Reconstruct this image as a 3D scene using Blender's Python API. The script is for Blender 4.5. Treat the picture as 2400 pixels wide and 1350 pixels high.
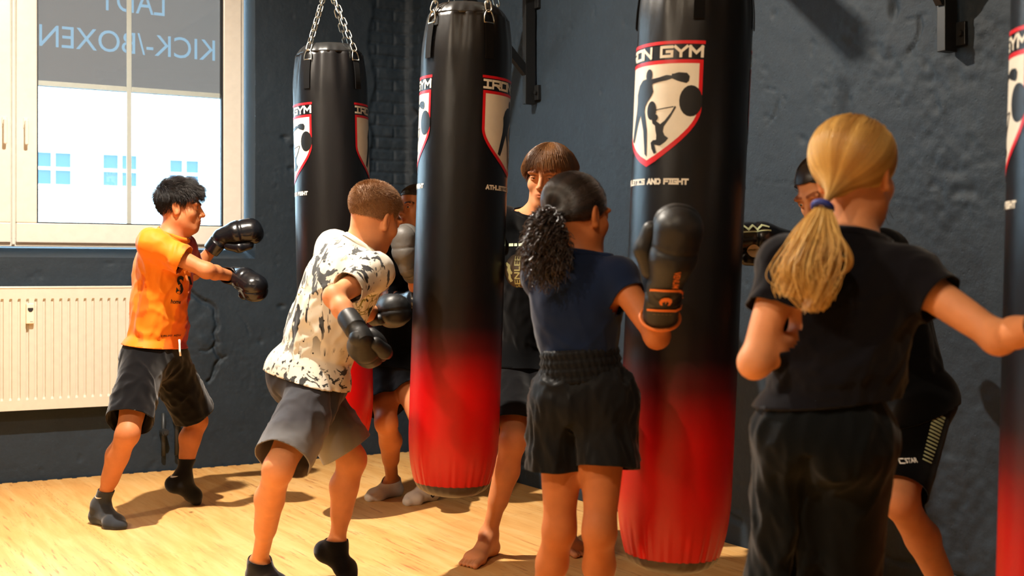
import bpy, bmesh, math, random
import numpy as np
from mathutils import Vector, Matrix
from mathutils.bvhtree import BVHTree

for _o in list(bpy.data.objects):
    bpy.data.objects.remove(_o, do_unlink=True)
SC = bpy.context.scene
COL = SC.collection
random.seed(7)
RNG = np.random.default_rng(11)

# ------------------------------------------------------------------ camera, world, lights, exposure
# room axes: +X along the window wall (towards the corner), +Y towards the window wall, +Z up, floor top z = 0
FPX, CAMH, HORY = 2936.0, 1.15, 642.0          # focal length in photo pixels, lens height, horizon row
TH = math.radians(29.93)
CT, ST = math.cos(TH), math.sin(TH)
WIN_Y, WALL_X = 7.37, 3.474                     # window wall plane, right wall plane
CEIL = 3.65

cam_d = bpy.data.cameras.new('camera')
cam = bpy.data.objects.new('camera', cam_d)
COL.objects.link(cam)
cam.location = (0, 0, CAMH)
cam.rotation_euler = (math.pi / 2, 0, -TH)
cam_d.sensor_width = 36
cam_d.lens = 36 * FPX / 2400
cam_d.shift_y = -(675 - HORY) / 2400
cam_d.clip_start = 0.05
cam_d.dof.use_dof = True
cam_d.dof.focus_distance = 5.4
cam_d.dof.aperture_fstop = 3.2
SC.camera = cam

W = bpy.data.worlds.new('daylight')
SC.world = W
W.use_nodes = True
_n = W.node_tree.nodes
_bg = _n['Background']
_bg.inputs[0].default_value = (0.52, 0.77, 1.0, 1)
_bg.inputs[1].default_value = 18.0

def area_light(name, loc, target, power, color, sx, sy, spread=math.pi):
    d = bpy.data.lights.new(name, 'AREA')
    d.energy = power; d.color = color; d.shape = 'RECTANGLE'; d.size = sx; d.size_y = sy; d.spread = spread
    o = bpy.data.objects.new(name, d); COL.objects.link(o)
    o.location = loc
    o.rotation_euler = (Vector(target) - Vector(loc)).to_track_quat('-Z', 'Y').to_euler()
    return o

WARM = (1.0, 0.83, 0.62)
NEUT = (1.0, 0.90, 0.76)
# ceiling lamps of the gym, then an added fill lamp
area_light('lamp_over_bags', (1.15, 4.95, 3.5), (1.15, 4.95, 0), 300, NEUT, .06, .06)
area_light('lamp_by_door', (-1.9, 2.5, 3.5), (-1.9, 2.5, 0), 215, WARM, .14, .16)
area_light('fill_lamp_mid_room', (0.6, 1.2, 3.5), (0.6, 1.2, 0), 45, WARM, .16, .16)  # added fill to light the blonde girl's back, no known fixture
# daylight entering through the window openings
def portal(loc, sx, sy):
    o = area_light('window_portal', loc, (loc[0], loc[1] - 1, loc[2]), 1.0, (1, 1, 1), sx, sy)
    o.data.cycles.is_portal = True
portal((1.0, WIN_Y + .24, 2.2), 2.9, 1.9)
portal((-2.25, WIN_Y + .24, 2.2), 2.9, 1.9)

SC.view_settings.view_transform = 'Standard'
SC.view_settings.look = 'None'
SC.view_settings.exposure = -0.34
SC.view_settings.gamma = 1.0
SC.view_settings.use_curve_mapping = False
SC.cycles.use_denoising = True
SC.cycles.max_bounces = 7
SC.cycles.diffuse_bounces = 3
SC.cycles.glossy_bounces = 3
SC.cycles.transmission_bounces = 5
SC.cycles.transparent_max_bounces = 8
SC.cycles.caustics_reflective = False
SC.cycles.caustics_refractive = False
SC.cycles.sample_clamp_indirect = 6.0

# ------------------------------------------------------------------ coordinates
def c2r(p):
    """view-aligned metres (right, away, up) -> room"""
    x, d, z = p
    return Vector((x * CT + d * ST, -x * ST + d * CT, z))

def C(px, py, d):
    return np.array(((px - 1200) / FPX * d, d, CAMH - (py - HORY) / FPX * d))

def P(px, py, d):
    return c2r(C(px, py, d))

def on_win(px, py, y=WIN_Y):
    t = (px - 1200) / FPX
    d = y / (CT - ST * t)
    return P(px, py, d)

def on_right(px, py, x=WALL_X):
    t = (px - 1200) / FPX
    d = x / (ST + CT * t)
    return P(px, py, d)

def floor_c(px, py, z=0.0):
    d = (CAMH - z) * FPX / (py - HORY)
    return C(px, py, d)

def nrm(v):
    v = np.asarray(v, float)
    return v / max(np.linalg.norm(v), 1e-9)

# ------------------------------------------------------------------ tagging
def tag(o, label=None, cat=None, group=None, kind=None):
    if label: o['label'] = label
    if cat: o['category'] = cat
    if group: o['group'] = group
    if kind: o['kind'] = kind
    return o

def empty(name, loc=(0, 0, 0), rz=0.0, parent=None):
    o = bpy.data.objects.new(name, None)
    COL.objects.link(o)
    o.location = loc; o.rotation_euler = (0, 0, rz)
    o.empty_display_size = .1
    if parent: o.parent = parent
    return o

# ------------------------------------------------------------------ mesh helpers
def mesh_np(name, V, F, mat=None, parent=None, smooth=True, color=None):
    """V (n,3); F int array (m,k) or list of such arrays"""
    me = bpy.data.meshes.new(name)
    V = np.asarray(V, np.float32)
    Fs = F if isinstance(F, list) else [F]
    Fs = [np.asarray(f, np.int32) for f in Fs if len(f)]
    me.vertices.add(len(V)); me.vertices.foreach_set('co', V.ravel())
    nl = sum(f.size for f in Fs); npoly = sum(len(f) for f in Fs)
    me.loops.add(nl); me.loops.foreach_set('vertex_index', np.concatenate([f.ravel() for f in Fs]))
    me.polygons.add(npoly)
    tot = np.concatenate([np.full(len(f), f.shape[1], np.int32) for f in Fs])
    st = np.concatenate([[0], np.cumsum(tot)[:-1]]).astype(np.int32)
    me.polygons.foreach_set('loop_start', st)
    me.polygons.foreach_set('loop_total', tot)
    me.polygons.foreach_set('use_smooth', np.full(npoly, bool(smooth)))
    if color is not None:
        a = me.color_attributes.new('tint', 'FLOAT_COLOR', 'POINT')
        c = np.ones((len(V), 4), np.float32); c[:, :color.shape[1]] = color
        a.data.foreach_set('color', c.ravel())
    me.update(calc_edges=True)
    me.validate()
    return mesh_obj(name, me, mat, parent)

def mesh_obj(name, me, mat=None, parent=None):
    o = bpy.data.objects.new(name, me)
    COL.objects.link(o)
    if mat: me.materials.append(mat)
    if parent: o.parent = parent
    return o

class MB:
    """collects simple shapes into one mesh"""
    def __init__(s): s.bm = bmesh.new()
    def box(s, lo, hi, bevel=0.0, seg=2, M=None):
        lo = Vector(lo); hi = Vector(hi)
        r = bmesh.ops.create_cube(s.bm, size=1.0)
        vs = r['verts']
        c = (lo + hi) / 2; d = hi - lo
        for v in vs: v.co = Vector((v.co.x * d.x, v.co.y * d.y, v.co.z * d.z)) + c
        if bevel > 0:
            es = list({e for v in vs for e in v.link_edges})
            rb = bmesh.ops.bevel(s.bm, geom=es, offset=bevel, segments=seg, affect='EDGES', profile=.5)
            vs = list({v for f in rb['faces'] for v in f.verts} | {v for v in vs if v.is_valid})
        if M is not None:
            for v in vs: v.co = M @ v.co
        return s
    def obox(s, p0, p1, w, t, upref=(0, 0, 1), bevel=0.0):
        """bar from p0 to p1, width w along upref-ish, thickness t across"""
        p0 = Vector(p0); p1 = Vector(p1); ax = (p1 - p0); L = ax.length; ax.normalize()
        up = Vector(upref); up = (up - ax * up.dot(ax)).normalized(); sd = ax.cross(up)
        M = Matrix(((ax.x, sd.x, up.x, p0.x), (ax.y, sd.y, up.y, p0.y), (ax.z, sd.z, up.z, p0.z), (0, 0, 0, 1)))
        return s.box((0, -t / 2, -w / 2), (L, t / 2, w / 2), bevel, M=M)
    def tube(s, pts, r, n=10, close=False, taper=None, cap=True):
        pts = [Vector(p) for p in pts]; m = len(pts)
        rings = []; ref = None
        for i, p in enumerate(pts):
            a = pts[(i - 1) % m] if (close or i > 0) else p
            b = pts[(i + 1) % m] if (close or i < m - 1) else p
            t = (b - a).normalized()
            if ref is None:
                ref = t.orthogonal().normalized()
            ref = (ref - t * ref.dot(t)).normalized()
            q = t.cross(ref)
            rr = r if taper is None else taper[i]
            rings.append([s.bm.verts.new(p + (ref * math.cos(2 * math.pi * k / n) + q * math.sin(2 * math.pi * k / n)) * rr) for k in range(n)])
        for i in range(m if close else m - 1):
            A = rings[i]; B = rings[(i + 1) % m]
            off = 0
            if close and i == m - 1:
                off = min(range(n), key=lambda o: (A[0].co - B[o].co).length)
            for k in range(n):
                s.bm.faces.new((A[k], A[(k + 1) % n], B[(k + 1 + off) % n], B[(k + off) % n]))
        if cap and not close:
            s.bm.faces.new(rings[0][::-1]); s.bm.faces.new(rings[-1])
        return s
    def lathe(s, prof, n=48, M=None, pleat=None, cap0=False, cap1=False):
        """prof: list of (r,z); pleat(i,ang)-> radius factor"""
        rings = []
        for i, (r, z) in enumerate(prof):
            ring = []
            for k in range(n):
                a = 2 * math.pi * k / n
                f = pleat(i, a) if pleat else 1.0
                co = Vector((r * f * math.cos(a), r * f * math.sin(a), z))
                ring.append(s.bm.verts.new(M @ co if M is not None else co))
            rings.append(ring)
        for A, B in zip(rings[:-1], rings[1:]):
            for k in range(n):
                s.bm.faces.new((A[k], A[(k + 1) % n], B[(k + 1) % n], B[k]))
        if cap0: s.bm.faces.new(rings[0][::-1])
        if cap1: s.bm.faces.new(rings[-1])
        return s
    def poly(s, pts, flip=False):
        vs = [s.bm.verts.new(Vector(p)) for p in pts]
        s.bm.faces.new(vs[::-1] if flip else vs)
        return s
    def prism(s, pts, off):
        """closed prism over planar polygon pts, extruded by off"""
        n = len(pts); off = Vector(off)
        a = [s.bm.verts.new(Vector(p)) for p in pts]; b = [s.bm.verts.new(Vector(p) + off) for p in pts]
        s.bm.faces.new(a[::-1]); s.bm.faces.new(b)
        for i in range(n): s.bm.faces.new((a[i], a[(i + 1) % n], b[(i + 1) % n], b[i]))
        return s
    def build(s, name, mat=None, parent=None, smooth=False, normals=True, angle=None):
        if normals: bmesh.ops.recalc_face_normals(s.bm, faces=s.bm.faces)
        me = bpy.data.meshes.new(name)
        for f in s.bm.faces: f.smooth = smooth
        if smooth and angle:
            for e in s.bm.edges:
                if len(e.link_faces) == 2 and e.calc_face_angle(0) > angle: e.smooth = False
        s.bm.to_mesh(me); s.bm.free()
        return mesh_obj(name, me, mat, parent)

# ------------------------------------------------------------------ numpy value noise
def _hash(i, j, k, seed):
    h = (i.astype(np.uint32) * np.uint32(374761393) + j.astype(np.uint32) * np.uint32(668265263)
         + k.astype(np.uint32) * np.uint32(2147483647) + np.uint32((seed * 974634777) & 0xffffffff))
    h = (h ^ (h >> np.uint32(13))) * np.uint32(1274126177)
    h = h ^ (h >> np.uint32(16))
    h = h * np.uint32(2246822519); h = h ^ (h >> np.uint32(13))
    return (h & np.uint32(0xffffff)).astype(np.float32) / np.float32(0xffffff) * 2 - 1

def vnoise(p, seed=0):
    p = np.asarray(p, np.float32)
    f0 = np.floor(p).astype(np.int64); t = p - f0
    t = t * t * (3 - 2 * t)
    out = 0
    for a in (0, 1):
        wa = t[..., 0] if a else 1 - t[..., 0]
        for b in (0, 1):
            wb = t[..., 1] if b else 1 - t[..., 1]
            for c in (0, 1):
                wc = t[..., 2] if c else 1 - t[..., 2]
                out = out + wa * wb * wc * _hash(f0[..., 0] + a, f0[..., 1] + b, f0[..., 2] + c, seed)
    return out

def fbm(p, oct=4, seed=0, gain=.5):
    p = np.asarray(p, np.float32); a = 1.0; s = 0; tot = 0
    for o in range(oct):
        s = s + a * vnoise(p * (2.03 ** o) + 17.3 * o, seed + o); tot += a; a *= gain
    return s / tot

# ------------------------------------------------------------------ materials
def srgb(r, g, b):
    f = lambda c: (c / 255 / 12.92) if c / 255 <= .04045 else ((c / 255 + .055) / 1.055) ** 2.4
    return (f(r), f(g), f(b), 1.0)

class NT:
    def __init__(s, name):
        s.m = bpy.data.materials.new(name); s.m.use_nodes = True
        s.t = s.m.node_tree; s.b = s.t.nodes['Principled BSDF']; s.out = s.t.nodes['Material Output']
    def n(s, typ, **kw):
        nd = s.t.nodes.new(typ)
        for k, v in kw.items():
            if k.startswith('i_'):
                key = k[2:]
                key = int(key) if key.isdigit() else key.replace('_', ' ')
                s.set(nd.inputs[key], v)
            else: setattr(nd, k, v)
        return nd
    def set(s, inp, v):
        if isinstance(v, bpy.types.NodeSocket): s.t.links.new(v, inp)
        else: inp.default_value = v
    def co(s, kind='Object', scale=None, rot=None):
        tc = s.n('ShaderNodeTexCoord').outputs[kind]
        if scale is None and rot is None: return tc
        mp = s.n('ShaderNodeMapping'); s.set(mp.inputs[0], tc)
        if scale is not None: mp.inputs['Scale'].default_value = scale
        if rot is not None: mp.inputs['Rotation'].default_value = rot
        return mp.outputs[0]
    def noise(s, vec, scale, detail=4, rough=.55, dist=0.0):
        return s.n('ShaderNodeTexNoise', i_Vector=vec, i_Scale=scale, i_Detail=detail, i_Roughness=rough, i_Distortion=dist).outputs[0]
    def ramp(s, fac, stops, interp='LINEAR'):
        r = s.n('ShaderNodeValToRGB'); s.set(r.inputs[0], fac)
        cr = r.color_ramp; cr.interpolation = interp
        while len(cr.elements) < len(stops): cr.elements.new(.5)
        for e, (p, c) in zip(cr.elements, stops):
            e.position = p; e.color = c if len(c) == 4 else (*c, 1)
        return r.outputs[0]
    def mix(s, fac, a, b, mode='MIX'):
        x = s.n('ShaderNodeMix', data_type='RGBA', blend_type=mode)
        s.set(x.inputs[0], fac); s.set(x.inputs[6], a); s.set(x.inputs[7], b)
        return x.outputs[2]
    def math(s, op, a, b=0.0, clamp=False):
        x = s.n('ShaderNodeMath', operation=op, use_clamp=clamp)
        s.set(x.inputs[0], a); s.set(x.inputs[1], b)
        return x.outputs[0]
    def bump(s, h, strength=.3, dist=.002, prev=None):
        x = s.n('ShaderNodeBump', i_Strength=strength, i_Distance=dist, i_Height=h)
        if prev is not None: s.set(x.inputs['Normal'], prev)
        s.set(s.b.inputs['Normal'], x.outputs[0])
        return x.outputs[0]
    def base(s, c): s.set(s.b.inputs['Base Color'], c); return s
    def p(s, **kw):
        for k, v in kw.items(): s.set(s.b.inputs[k.replace('_', ' ')], v)
        return s

MATS = {}
def simple(name, col, rough=.5, metal=0.0, spec=.5, coat=0.0, noise=0.0, nscale=300, sheen=0.0):
    if name in MATS: return MATS[name]
    t = NT(name)
    t.p(Roughness=rough, Metallic=metal, Coat_Weight=coat)
    t.b.inputs['Specular IOR Level'].default_value = spec
    if sheen:
        t.b.inputs['Sheen Weight'].default_value = sheen
        t.b.inputs['Sheen Roughness'].default_value = .5
    v = t.co('Object')
    n1 = t.noise(v, nscale * .08, 3)
    k = .035
    c2 = tuple(min(1, c * (1 + k)) for c in col[:3]) + (1,)
    c1 = tuple(c * (1 - k) for c in col[:3]) + (1,)
    t.base(t.ramp(n1, [(.3, c1), (.7, c2)]))
    if noise: t.bump(t.noise(v, nscale, 3), noise, .001)
    MATS[name] = t.m
    return t.m

def cloth(name, col, scale=900, bump=.25, rough=.85, sheen=.0, var=.10):
    """woven fabric"""
    if name in MATS: return MATS[name]
    t = NT(name)
    v = t.co('Object')
    t.p(Roughness=rough)
    t.b.inputs['Specular IOR Level'].default_value = .04
    t.b.inputs['Sheen Weight'].default_value = sheen
    t.b.inputs['Sheen Roughness'].default_value = .45
    n1 = t.noise(v, 14, 4)
    t.base(t.ramp(n1, [(.3, tuple(c * (1 - var) for c in col[:3]) + (1,)), (.7, tuple(min(1, c * (1 + var)) for c in col[:3]) + (1,))]))
    h = t.noise(v, scale, 2)
    t.bump(h, bump, .0008)
    MATS[name] = t.m
    return t.m

# ------------------------------------------------------------------ lettering
def text_loops(body, bold=0.0):
    """closed outlines of a word"""
    cu = bpy.data.curves.new('t', 'FONT'); cu.body = body; cu.size = 1.0; cu.offset = bold; cu.resolution_u = 4; cu.fill_mode = 'NONE'
    ob = bpy.data.objects.new('t', cu); COL.objects.link(ob)
    dg = bpy.context.evaluated_depsgraph_get(); dg.update()
    me = bpy.data.meshes.new_from_object(ob.evaluated_get(dg))
    bm = bmesh.new(); bm.from_mesh(me); bmesh.ops.remove_doubles(bm, verts=bm.verts, dist=1e-6)
    left = set(bm.verts); loops = []
    while left:
        v0 = left.pop(); lp = [v0]; cur = v0
        while True:
            nx = next((e.other_vert(cur) for e in cur.link_edges if e.other_vert(cur) in left), None)
            if nx is None: break
            left.discard(nx); lp.append(nx); cur = nx
        if len(lp) > 2: loops.append(np.array([v.co[:2] for v in lp]))
    bm.free(); bpy.data.objects.remove(ob); bpy.data.meshes.remove(me); bpy.data.curves.remove(cu)
    return loops

def text_flat(body, size=1.0, bold=0.0):
    """(verts n x 2, triangles) of a word, baseline at y=0, left at x=0"""
    cu = bpy.data.curves.new('t', 'FONT'); cu.body = body; cu.size = size; cu.offset = bold
    cu.resolution_u = 3
    ob = bpy.data.objects.new('t', cu); COL.objects.link(ob)
    dg = bpy.context.evaluated_depsgraph_get(); dg.update()
    me = bpy.data.meshes.new_from_object(ob.evaluated_get(dg))
    bm = bmesh.new(); bm.from_mesh(me)
    bmesh.ops.triangulate(bm, faces=bm.faces)
    V = np.array([v.co[:2] for v in bm.verts]); bm.verts.index_update()
    F = np.array([[v.index for v in f.verts] for f in bm.faces])
    bm.free(); bpy.data.objects.remove(ob); bpy.data.meshes.remove(me); bpy.data.curves.remove(cu)
    V = V - V.min(0)
    return V, F

GL = {  # block letters: strokes on a unit cell
 'I': [[(0, 1), (1, 1)], [(0, 0), (1, 0)], [(.5, 0), (.5, 1)]],
 'R': [[(0, 0), (0, 1), (1, 1), (1, .45), (0, .45)], [(.5, .45), (1, 0)]],
 'O': [[(0, 0), (0, 1), (1, 1), (1, 0), (0, 0)]],
 'N': [[(0, 0), (0, 1), (1, 0), (1, 1)]],
 'G': [[(1, 1), (0, 1), (0, 0), (1, 0), (1, .5), (.55, .5)]],
 'Y': [[(0, 1), (.5, .45), (1, 1)], [(.5, .45), (.5, 0)]],
 'M': [[(0, 0), (0, 1), (.5, .35), (1, 1), (1, 0)]],
 'A': [[(0, 0), (.5, 1), (1, 0)], [(.2, .3), (.8, .3)]],
 'T': [[(0, 1), (1, 1)], [(.5, 0), (.5, 1)]],
 'H': [[(0, 0), (0, 1)], [(1, 0), (1, 1)], [(0, .5), (1, .5)]],
 'L': [[(0, 1), (0, 0), (1, 0)]],
 'E': [[(1, 1), (0, 1), (0, 0), (1, 0)], [(0, .5), (.9, .5)]],
 'C': [[(1, 1), (0, 1), (0, 0), (1, 0)]],
 'S': [[(1, 1), (0, 1), (0, .5), (1, .5), (1, 0), (0, 0)]],
 'D': [[(0, 0), (0, 1), (.75, 1), (1, .75), (1, .25), (.75, 0), (0, 0)]],
 'F': [[(1, 1), (0, 1), (0, 0)], [(0, .5), (.85, .5)]],
}
def stroke_quad(a, b, t):
    a = np.array(a, float); b = np.array(b, float); d = b - a; L = np.hypot(*d); d = d / max(L, 1e-9); n = np.array((-d[1], d[0])) * t / 2
    a = a - d * t / 2; b = b + d * t / 2
    return [a + n, a - n, b - n, b + n]

def block_word(word, W_, H_, t, gap=.28, space=.55):
    """list of 2-D quads spelling word inside a W_ x H_ box (origin lower-left)"""
    units = [(.45 if c == 'I' and len(word) > 9 else .8 if c == 'I' else 1.0) if c != ' ' else space for c in word]
    tot = sum(units) + gap * (len(word) - 1)
    u = (W_ - t) / tot; x = t / 2; out = []
    for c, w in zip(word, units):
        if c != ' ':
            for st in GL[c]:
                for a, b in zip(st[:-1], st[1:]):
                    out.append(stroke_quad((x + a[0] * w * u, t / 2 + a[1] * (H_ - t)), (x + b[0] * w * u, t / 2 + b[1] * (H_ - t)), t))
        x += (w + gap) * u
    return out

def refine_flat(polys, step=.008, ystep=None):
    """2-D polygons (lists of xy) -> verts, faces cut into strips so they can wrap a curved surface"""
    bm = bmesh.new()
    for p in polys:
        vs = [bm.verts.new((float(q[0]), float(q[1]), 0)) for q in p]
        try: bm.faces.new(vs)
        except ValueError: pass
    bmesh.ops.triangulate(bm, faces=bm.faces)
    xs = [v.co.x for v in bm.verts]; ys = [v.co.y for v in bm.verts]
    for axis, (lo, hi), st in ((0, (min(xs), max(xs)), step), (1, (min(ys), max(ys)), ystep)):
        if not st: continue
        k = math.floor(lo / st) + 1
        while k * st < hi:
            co = [0, 0, 0]; co[axis] = k * st; no = [0, 0, 0]; no[axis] = 1
            bmesh.ops.bisect_plane(bm, geom=bm.verts[:] + bm.edges[:] + bm.faces[:], plane_co=co, plane_no=no, dist=1e-6)
            k += 1
    bmesh.ops.triangulate(bm, faces=bm.faces)
    for f in bm.faces:
        f.normal_update()
        if f.normal.z < 0: f.normal_flip()
    bm.verts.index_update()
    V = np.array([v.co[:2] for v in bm.verts]); F = np.array([[v.index for v in f.verts] for f in bm.faces])
    bm.free()
    return V, F
# ================================================================== materials of the room
def wall_paint(name, dark, light, bump=.5):
    t = NT(name)
    v = t.co('Object')
    big = t.noise(v, 1.6, 5, .6)
    c = t.ramp(big, [(.3, dark), (.72, light)])
    fine = t.noise(v, 38, 5, .65)
    c = t.mix(t.math('MULTIPLY', t.ramp(fine, [(.5, (0, 0, 0)), (.75, (1, 1, 1))]), .35), c, tuple(x * 1.35 for x in light[:3]) + (1,))
    t.base(c)
    t.p(Roughness=.62)
    t.b.inputs['Specular IOR Level'].default_value = .35
    h = t.math('ADD', t.math('MULTIPLY', t.noise(v, 60, 6, .65), .6), t.math('MULTIPLY', t.noise(v, 9, 4, .6), 1.2))
    vor = t.n('ShaderNodeTexVoronoi', i_Vector=v, i_Scale=26.0).outputs[0]
    pit = t.math('MULTIPLY', t.ramp(vor, [(.0, (0, 0, 0)), (.16, (1, 1, 1))]), .35)
    t.bump(t.math('ADD', h, pit), bump, .006)
    return t.m
M_WALL = wall_paint('charcoal_wall_paint', srgb(31, 42, 52), srgb(40, 53, 65), .42)
M_REVEAL = wall_paint('charcoal_reveal_paint', srgb(29, 42, 54), srgb(38, 54, 68), .25)
M_CEIL = simple('white_ceiling_paint', srgb(205, 200, 190), .9)
M_PVC = simple('cream_window_plastic', srgb(236, 233, 224), .32)
M_GASKET = simple('window_gasket_rubber', srgb(22, 26, 30), .5)
M_STEEL = simple('chain_zinc', srgb(205, 205, 195), .28, 1.0)
M_BLACKSTEEL = simple('black_coated_steel', srgb(20, 21, 22), .42, .0)
M_RAD = simple('radiator_enamel', srgb(224, 217, 202), .3)

t = NT('window_pane_glass')
fr = t.n('ShaderNodeFresnel'); fr.inputs[0].default_value = 1.45
gl = t.n('ShaderNodeBsdfGlossy'); gl.inputs['Roughness'].default_value = .0
tr = t.n('ShaderNodeBsdfTransparent'); tr.inputs[0].default_value = (.96, .98, .98, 1)
mx = t.n('ShaderNodeMixShader')
t.t.links.new(fr.outputs[0], mx.inputs[0]); t.t.links.new(tr.outputs[0], mx.inputs[1]); t.t.links.new(gl.outputs[0], mx.inputs[2])
t.t.links.new(mx.outputs[0], t.out.inputs[0])
M_PANE = t.m

def translucent(name, refl, trans):
    t = NT(name)
    a = t.n('ShaderNodeBsdfDiffuse'); a.inputs[0].default_value = refl
    b = t.n('ShaderNodeBsdfTranslucent'); b.inputs[0].default_value = trans
    x = t.n('ShaderNodeAddShader')
    t.t.links.new(a.outputs[0], x.inputs[0]); t.t.links.new(b.outputs[0], x.inputs[1]); t.t.links.new(x.outputs[0], t.out.inputs[0])
    return t.m
M_BLIND = translucent('taupe_screen_cloth', (.10, .075, .06, 1), (.050, .036, .029, 1))
M_BLINDTXT = translucent('pale_screen_print', (.12, .15, .18, 1), (.064, .072, .076, 1))

# ================================================================== floor
t = NT('wood_look_mat')
v = t.co('Object')
st = t.n('ShaderNodeMapping'); t.set(st.inputs[0], v); st.inputs['Scale'].default_value = (9, .8, 1)
st2 = t.n('ShaderNodeMapping'); t.set(st2.inputs[0], v); st2.inputs['Scale'].default_value = (46, 3.2, 1)
g1 = t.noise(st.outputs[0], 1.6, 5, .6, .6)
g2 = t.noise(st2.outputs[0], 1.3, 4, .62, .3)
blot = t.noise(v, 1.1, 3)
c = t.ramp(g1, [(.25, srgb(216, 152, 82)), (.5, srgb(232, 178, 108)), (.78, srgb(242, 198, 134))])
streak = t.math('MULTIPLY', t.ramp(g2, [(.57, (0, 0, 0)), (.70, (1, 1, 1))]), t.ramp(blot, [(.38, (.2, .2, .2)), (.62, (1, 1, 1))]))
c = t.mix(streak, c, srgb(176, 104, 62))
sep = t.n('ShaderNodeSeparateXYZ'); t.set(sep.inputs[0], v)
# interlocking seams of the one-metre mats
def seam(a, b):
    wob = t.math('MULTIPLY', t.math('SIGN', t.math('SINE', t.math('MULTIPLY', b, 2 * math.pi / .08))), .012)
    fr = t.math('FRACT', t.math('ADD', t.math('ADD', a, wob), .33))
    return t.math('LESS_THAN', t.math('ABSOLUTE', t.math('SUBTRACT', fr, .5)), .0016)
sm = t.math('MAXIMUM', seam(sep.outputs[0], sep.outputs[1]), seam(sep.outputs[1], sep.outputs[0]))
c = t.mix(t.math('MULTIPLY', sm, .38), c, srgb(120, 78, 45))
t.base(c)
t.p(Roughness=.5); t.b.inputs['Specular IOR Level'].default_value = .3
t.bump(t.math('SUBTRACT', t.math('MULTIPLY', t.noise(v, 420, 2), .4), t.math('ADD', t.math('MULTIPLY', g2, .4), sm)), .18, .0015)
M_FLOOR = t.m

b = MB()
ye = WIN_Y - .012
pts = [(-5, -2, 0), (WALL_X - .004, -2, 0), (WALL_X - .004, ye, 0)]
x = WALL_X - .02
while x > .3:                                   # puzzle teeth along the window wall
    pts += [(x, ye, 0), (x, ye - .02, 0), (x - .028, ye - .02, 0), (x - .028, ye, 0)]
    x -= .079
pts += [(-5, ye, 0)]
b.prism(pts, (0, 0, -.025))
fl = b.build('floor', M_FLOOR)
tag(fl, kind='structure')
b = MB(); b.box((-5.1, -2.1, -.08), (WALL_X + .1, WIN_Y + .3, -.026))
tag(b.build('floor_base', simple('dark_concrete', srgb(34, 36, 38), .9)), kind='structure')

# ================================================================== walls with real relief
def polydist(A, Z, pts):
    """distance of grid points to a polyline"""
    out = np.full(A.shape, 9.0, np.float32)
    for (x0, z0), (x1, z1) in zip(pts[:-1], pts[1:]):
        dx, dz = x1 - x0, z1 - z0; L2 = dx * dx + dz * dz + 1e-12
        h = np.clip(((A - x0) * dx + (Z - z0) * dz) / L2, 0, 1)
        out = np.minimum(out, np.hypot(A - x0 - h * dx, Z - z0 - h * dz))
    return out

def plaster(A, Z, seed):
    p = np.stack([A, Z, np.full_like(A, seed * 3.1)], -1)
    h = .0032 * fbm(p * 2.1, 3, seed) + .0022 * fbm(p * 14, 3, seed + 9)
    rough = np.clip(fbm(p * 1.7, 3, seed + 20) * 2.2 - .15, 0, 1)
    h -= rough * .006 * np.abs(fbm(p * 24, 3, seed + 31))
    pit = fbm(p * 19, 2, seed + 40)
    h -= .0035 * np.clip(pit - .48, 0, 1) * 4
    return h

def crack(A, Z, pts, depth, width, seed):
    p = np.stack([A, Z, np.zeros_like(A)], -1)
    w = width * (1 + .9 * fbm(p * 22, 2, seed))
    d = polydist(A + .012 * fbm(p * 13, 2, seed + 3), Z + .012 * fbm(p * 13, 2, seed + 4), pts)
    return -depth * np.clip(1 - d / np.maximum(w, .001), 0, 1) ** .7

def grid_axis(lo, hi, step, extra=()):
    n = max(1, round((hi - lo) / step))
    a = list(np.linspace(lo, hi, n + 1))
    for e in extra:
        i = int(np.argmin([abs(x - e) for x in a])); a[i] = e
    return a

# window opening
OP_R = on_win(598, 480).x; OP_B = on_win(592, 606).z; OP_L = -.45; OP_T = 3.15
OPEN2 = (-3.7, -.8)
FY = WIN_Y + .15                                # face of the window frames
ax = sorted(set([-5.0, -3.7, -.8, -.45, .2] + [-4.3, -3.2, -2.4, -1.6] + grid_axis(.2, WALL_X, .0085, (OP_R,))))
az = sorted(set(grid_axis(0, 3.0, .0085, (OP_B,)) + [-.08, OP_T, CEIL]))
ax = np.array(ax); az = np.array(az)
A, Z = np.meshgrid(ax, az, indexing='ij'); A = A.astype(np.float32); Z = Z.astype(np.float32)
H = plaster(A, Z, 3)
uv = lambda x, y: (lambda q: (q.x, q.z))(on_win(x, y))
H += crack(A, Z, [uv(*q) for q in ((430, 672), (442, 680), (456, 692), (474, 706), (494, 712), (502, 720), (503, 742), (511, 760), (505, 778), (509, 798), (503, 812), (508, 828), (520, 842), (508, 850), (506, 866), (498, 884), (488, 892))], .022, .014, 5)
H += crack(A, Z, [uv(*q) for q in ((503, 812), (488, 822), (466, 822))], .012, .008, 7)
H += crack(A, Z, [uv(*q) for q in ((520, 842), (530, 836))], .012, .008, 8)
H += crack(A, Z, [uv(*q) for q in ((556, 732), (572, 756), (584, 780))], .006, .005, 9)
for q in ((660, 718), (694, 768), (668, 322), (690, 345), (683, 395)):
    a0, z0 = uv(*q)
    H -= .016 * np.clip(1 - np.hypot((A - a0) / .035, (Z - z0) / .02), 0, 1)
# plaster lump below the crack
a0, z0 = uv(470, 790); r = np.hypot((A - a0) / .17, (Z - z0) / .27)
pp = np.stack([A, Z, A * 0], -1)
H += np.clip(1 - r, 0, 1) * .012 * (1 + .9 * fbm(pp * 16, 3, 66)) * (r < 1)
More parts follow.
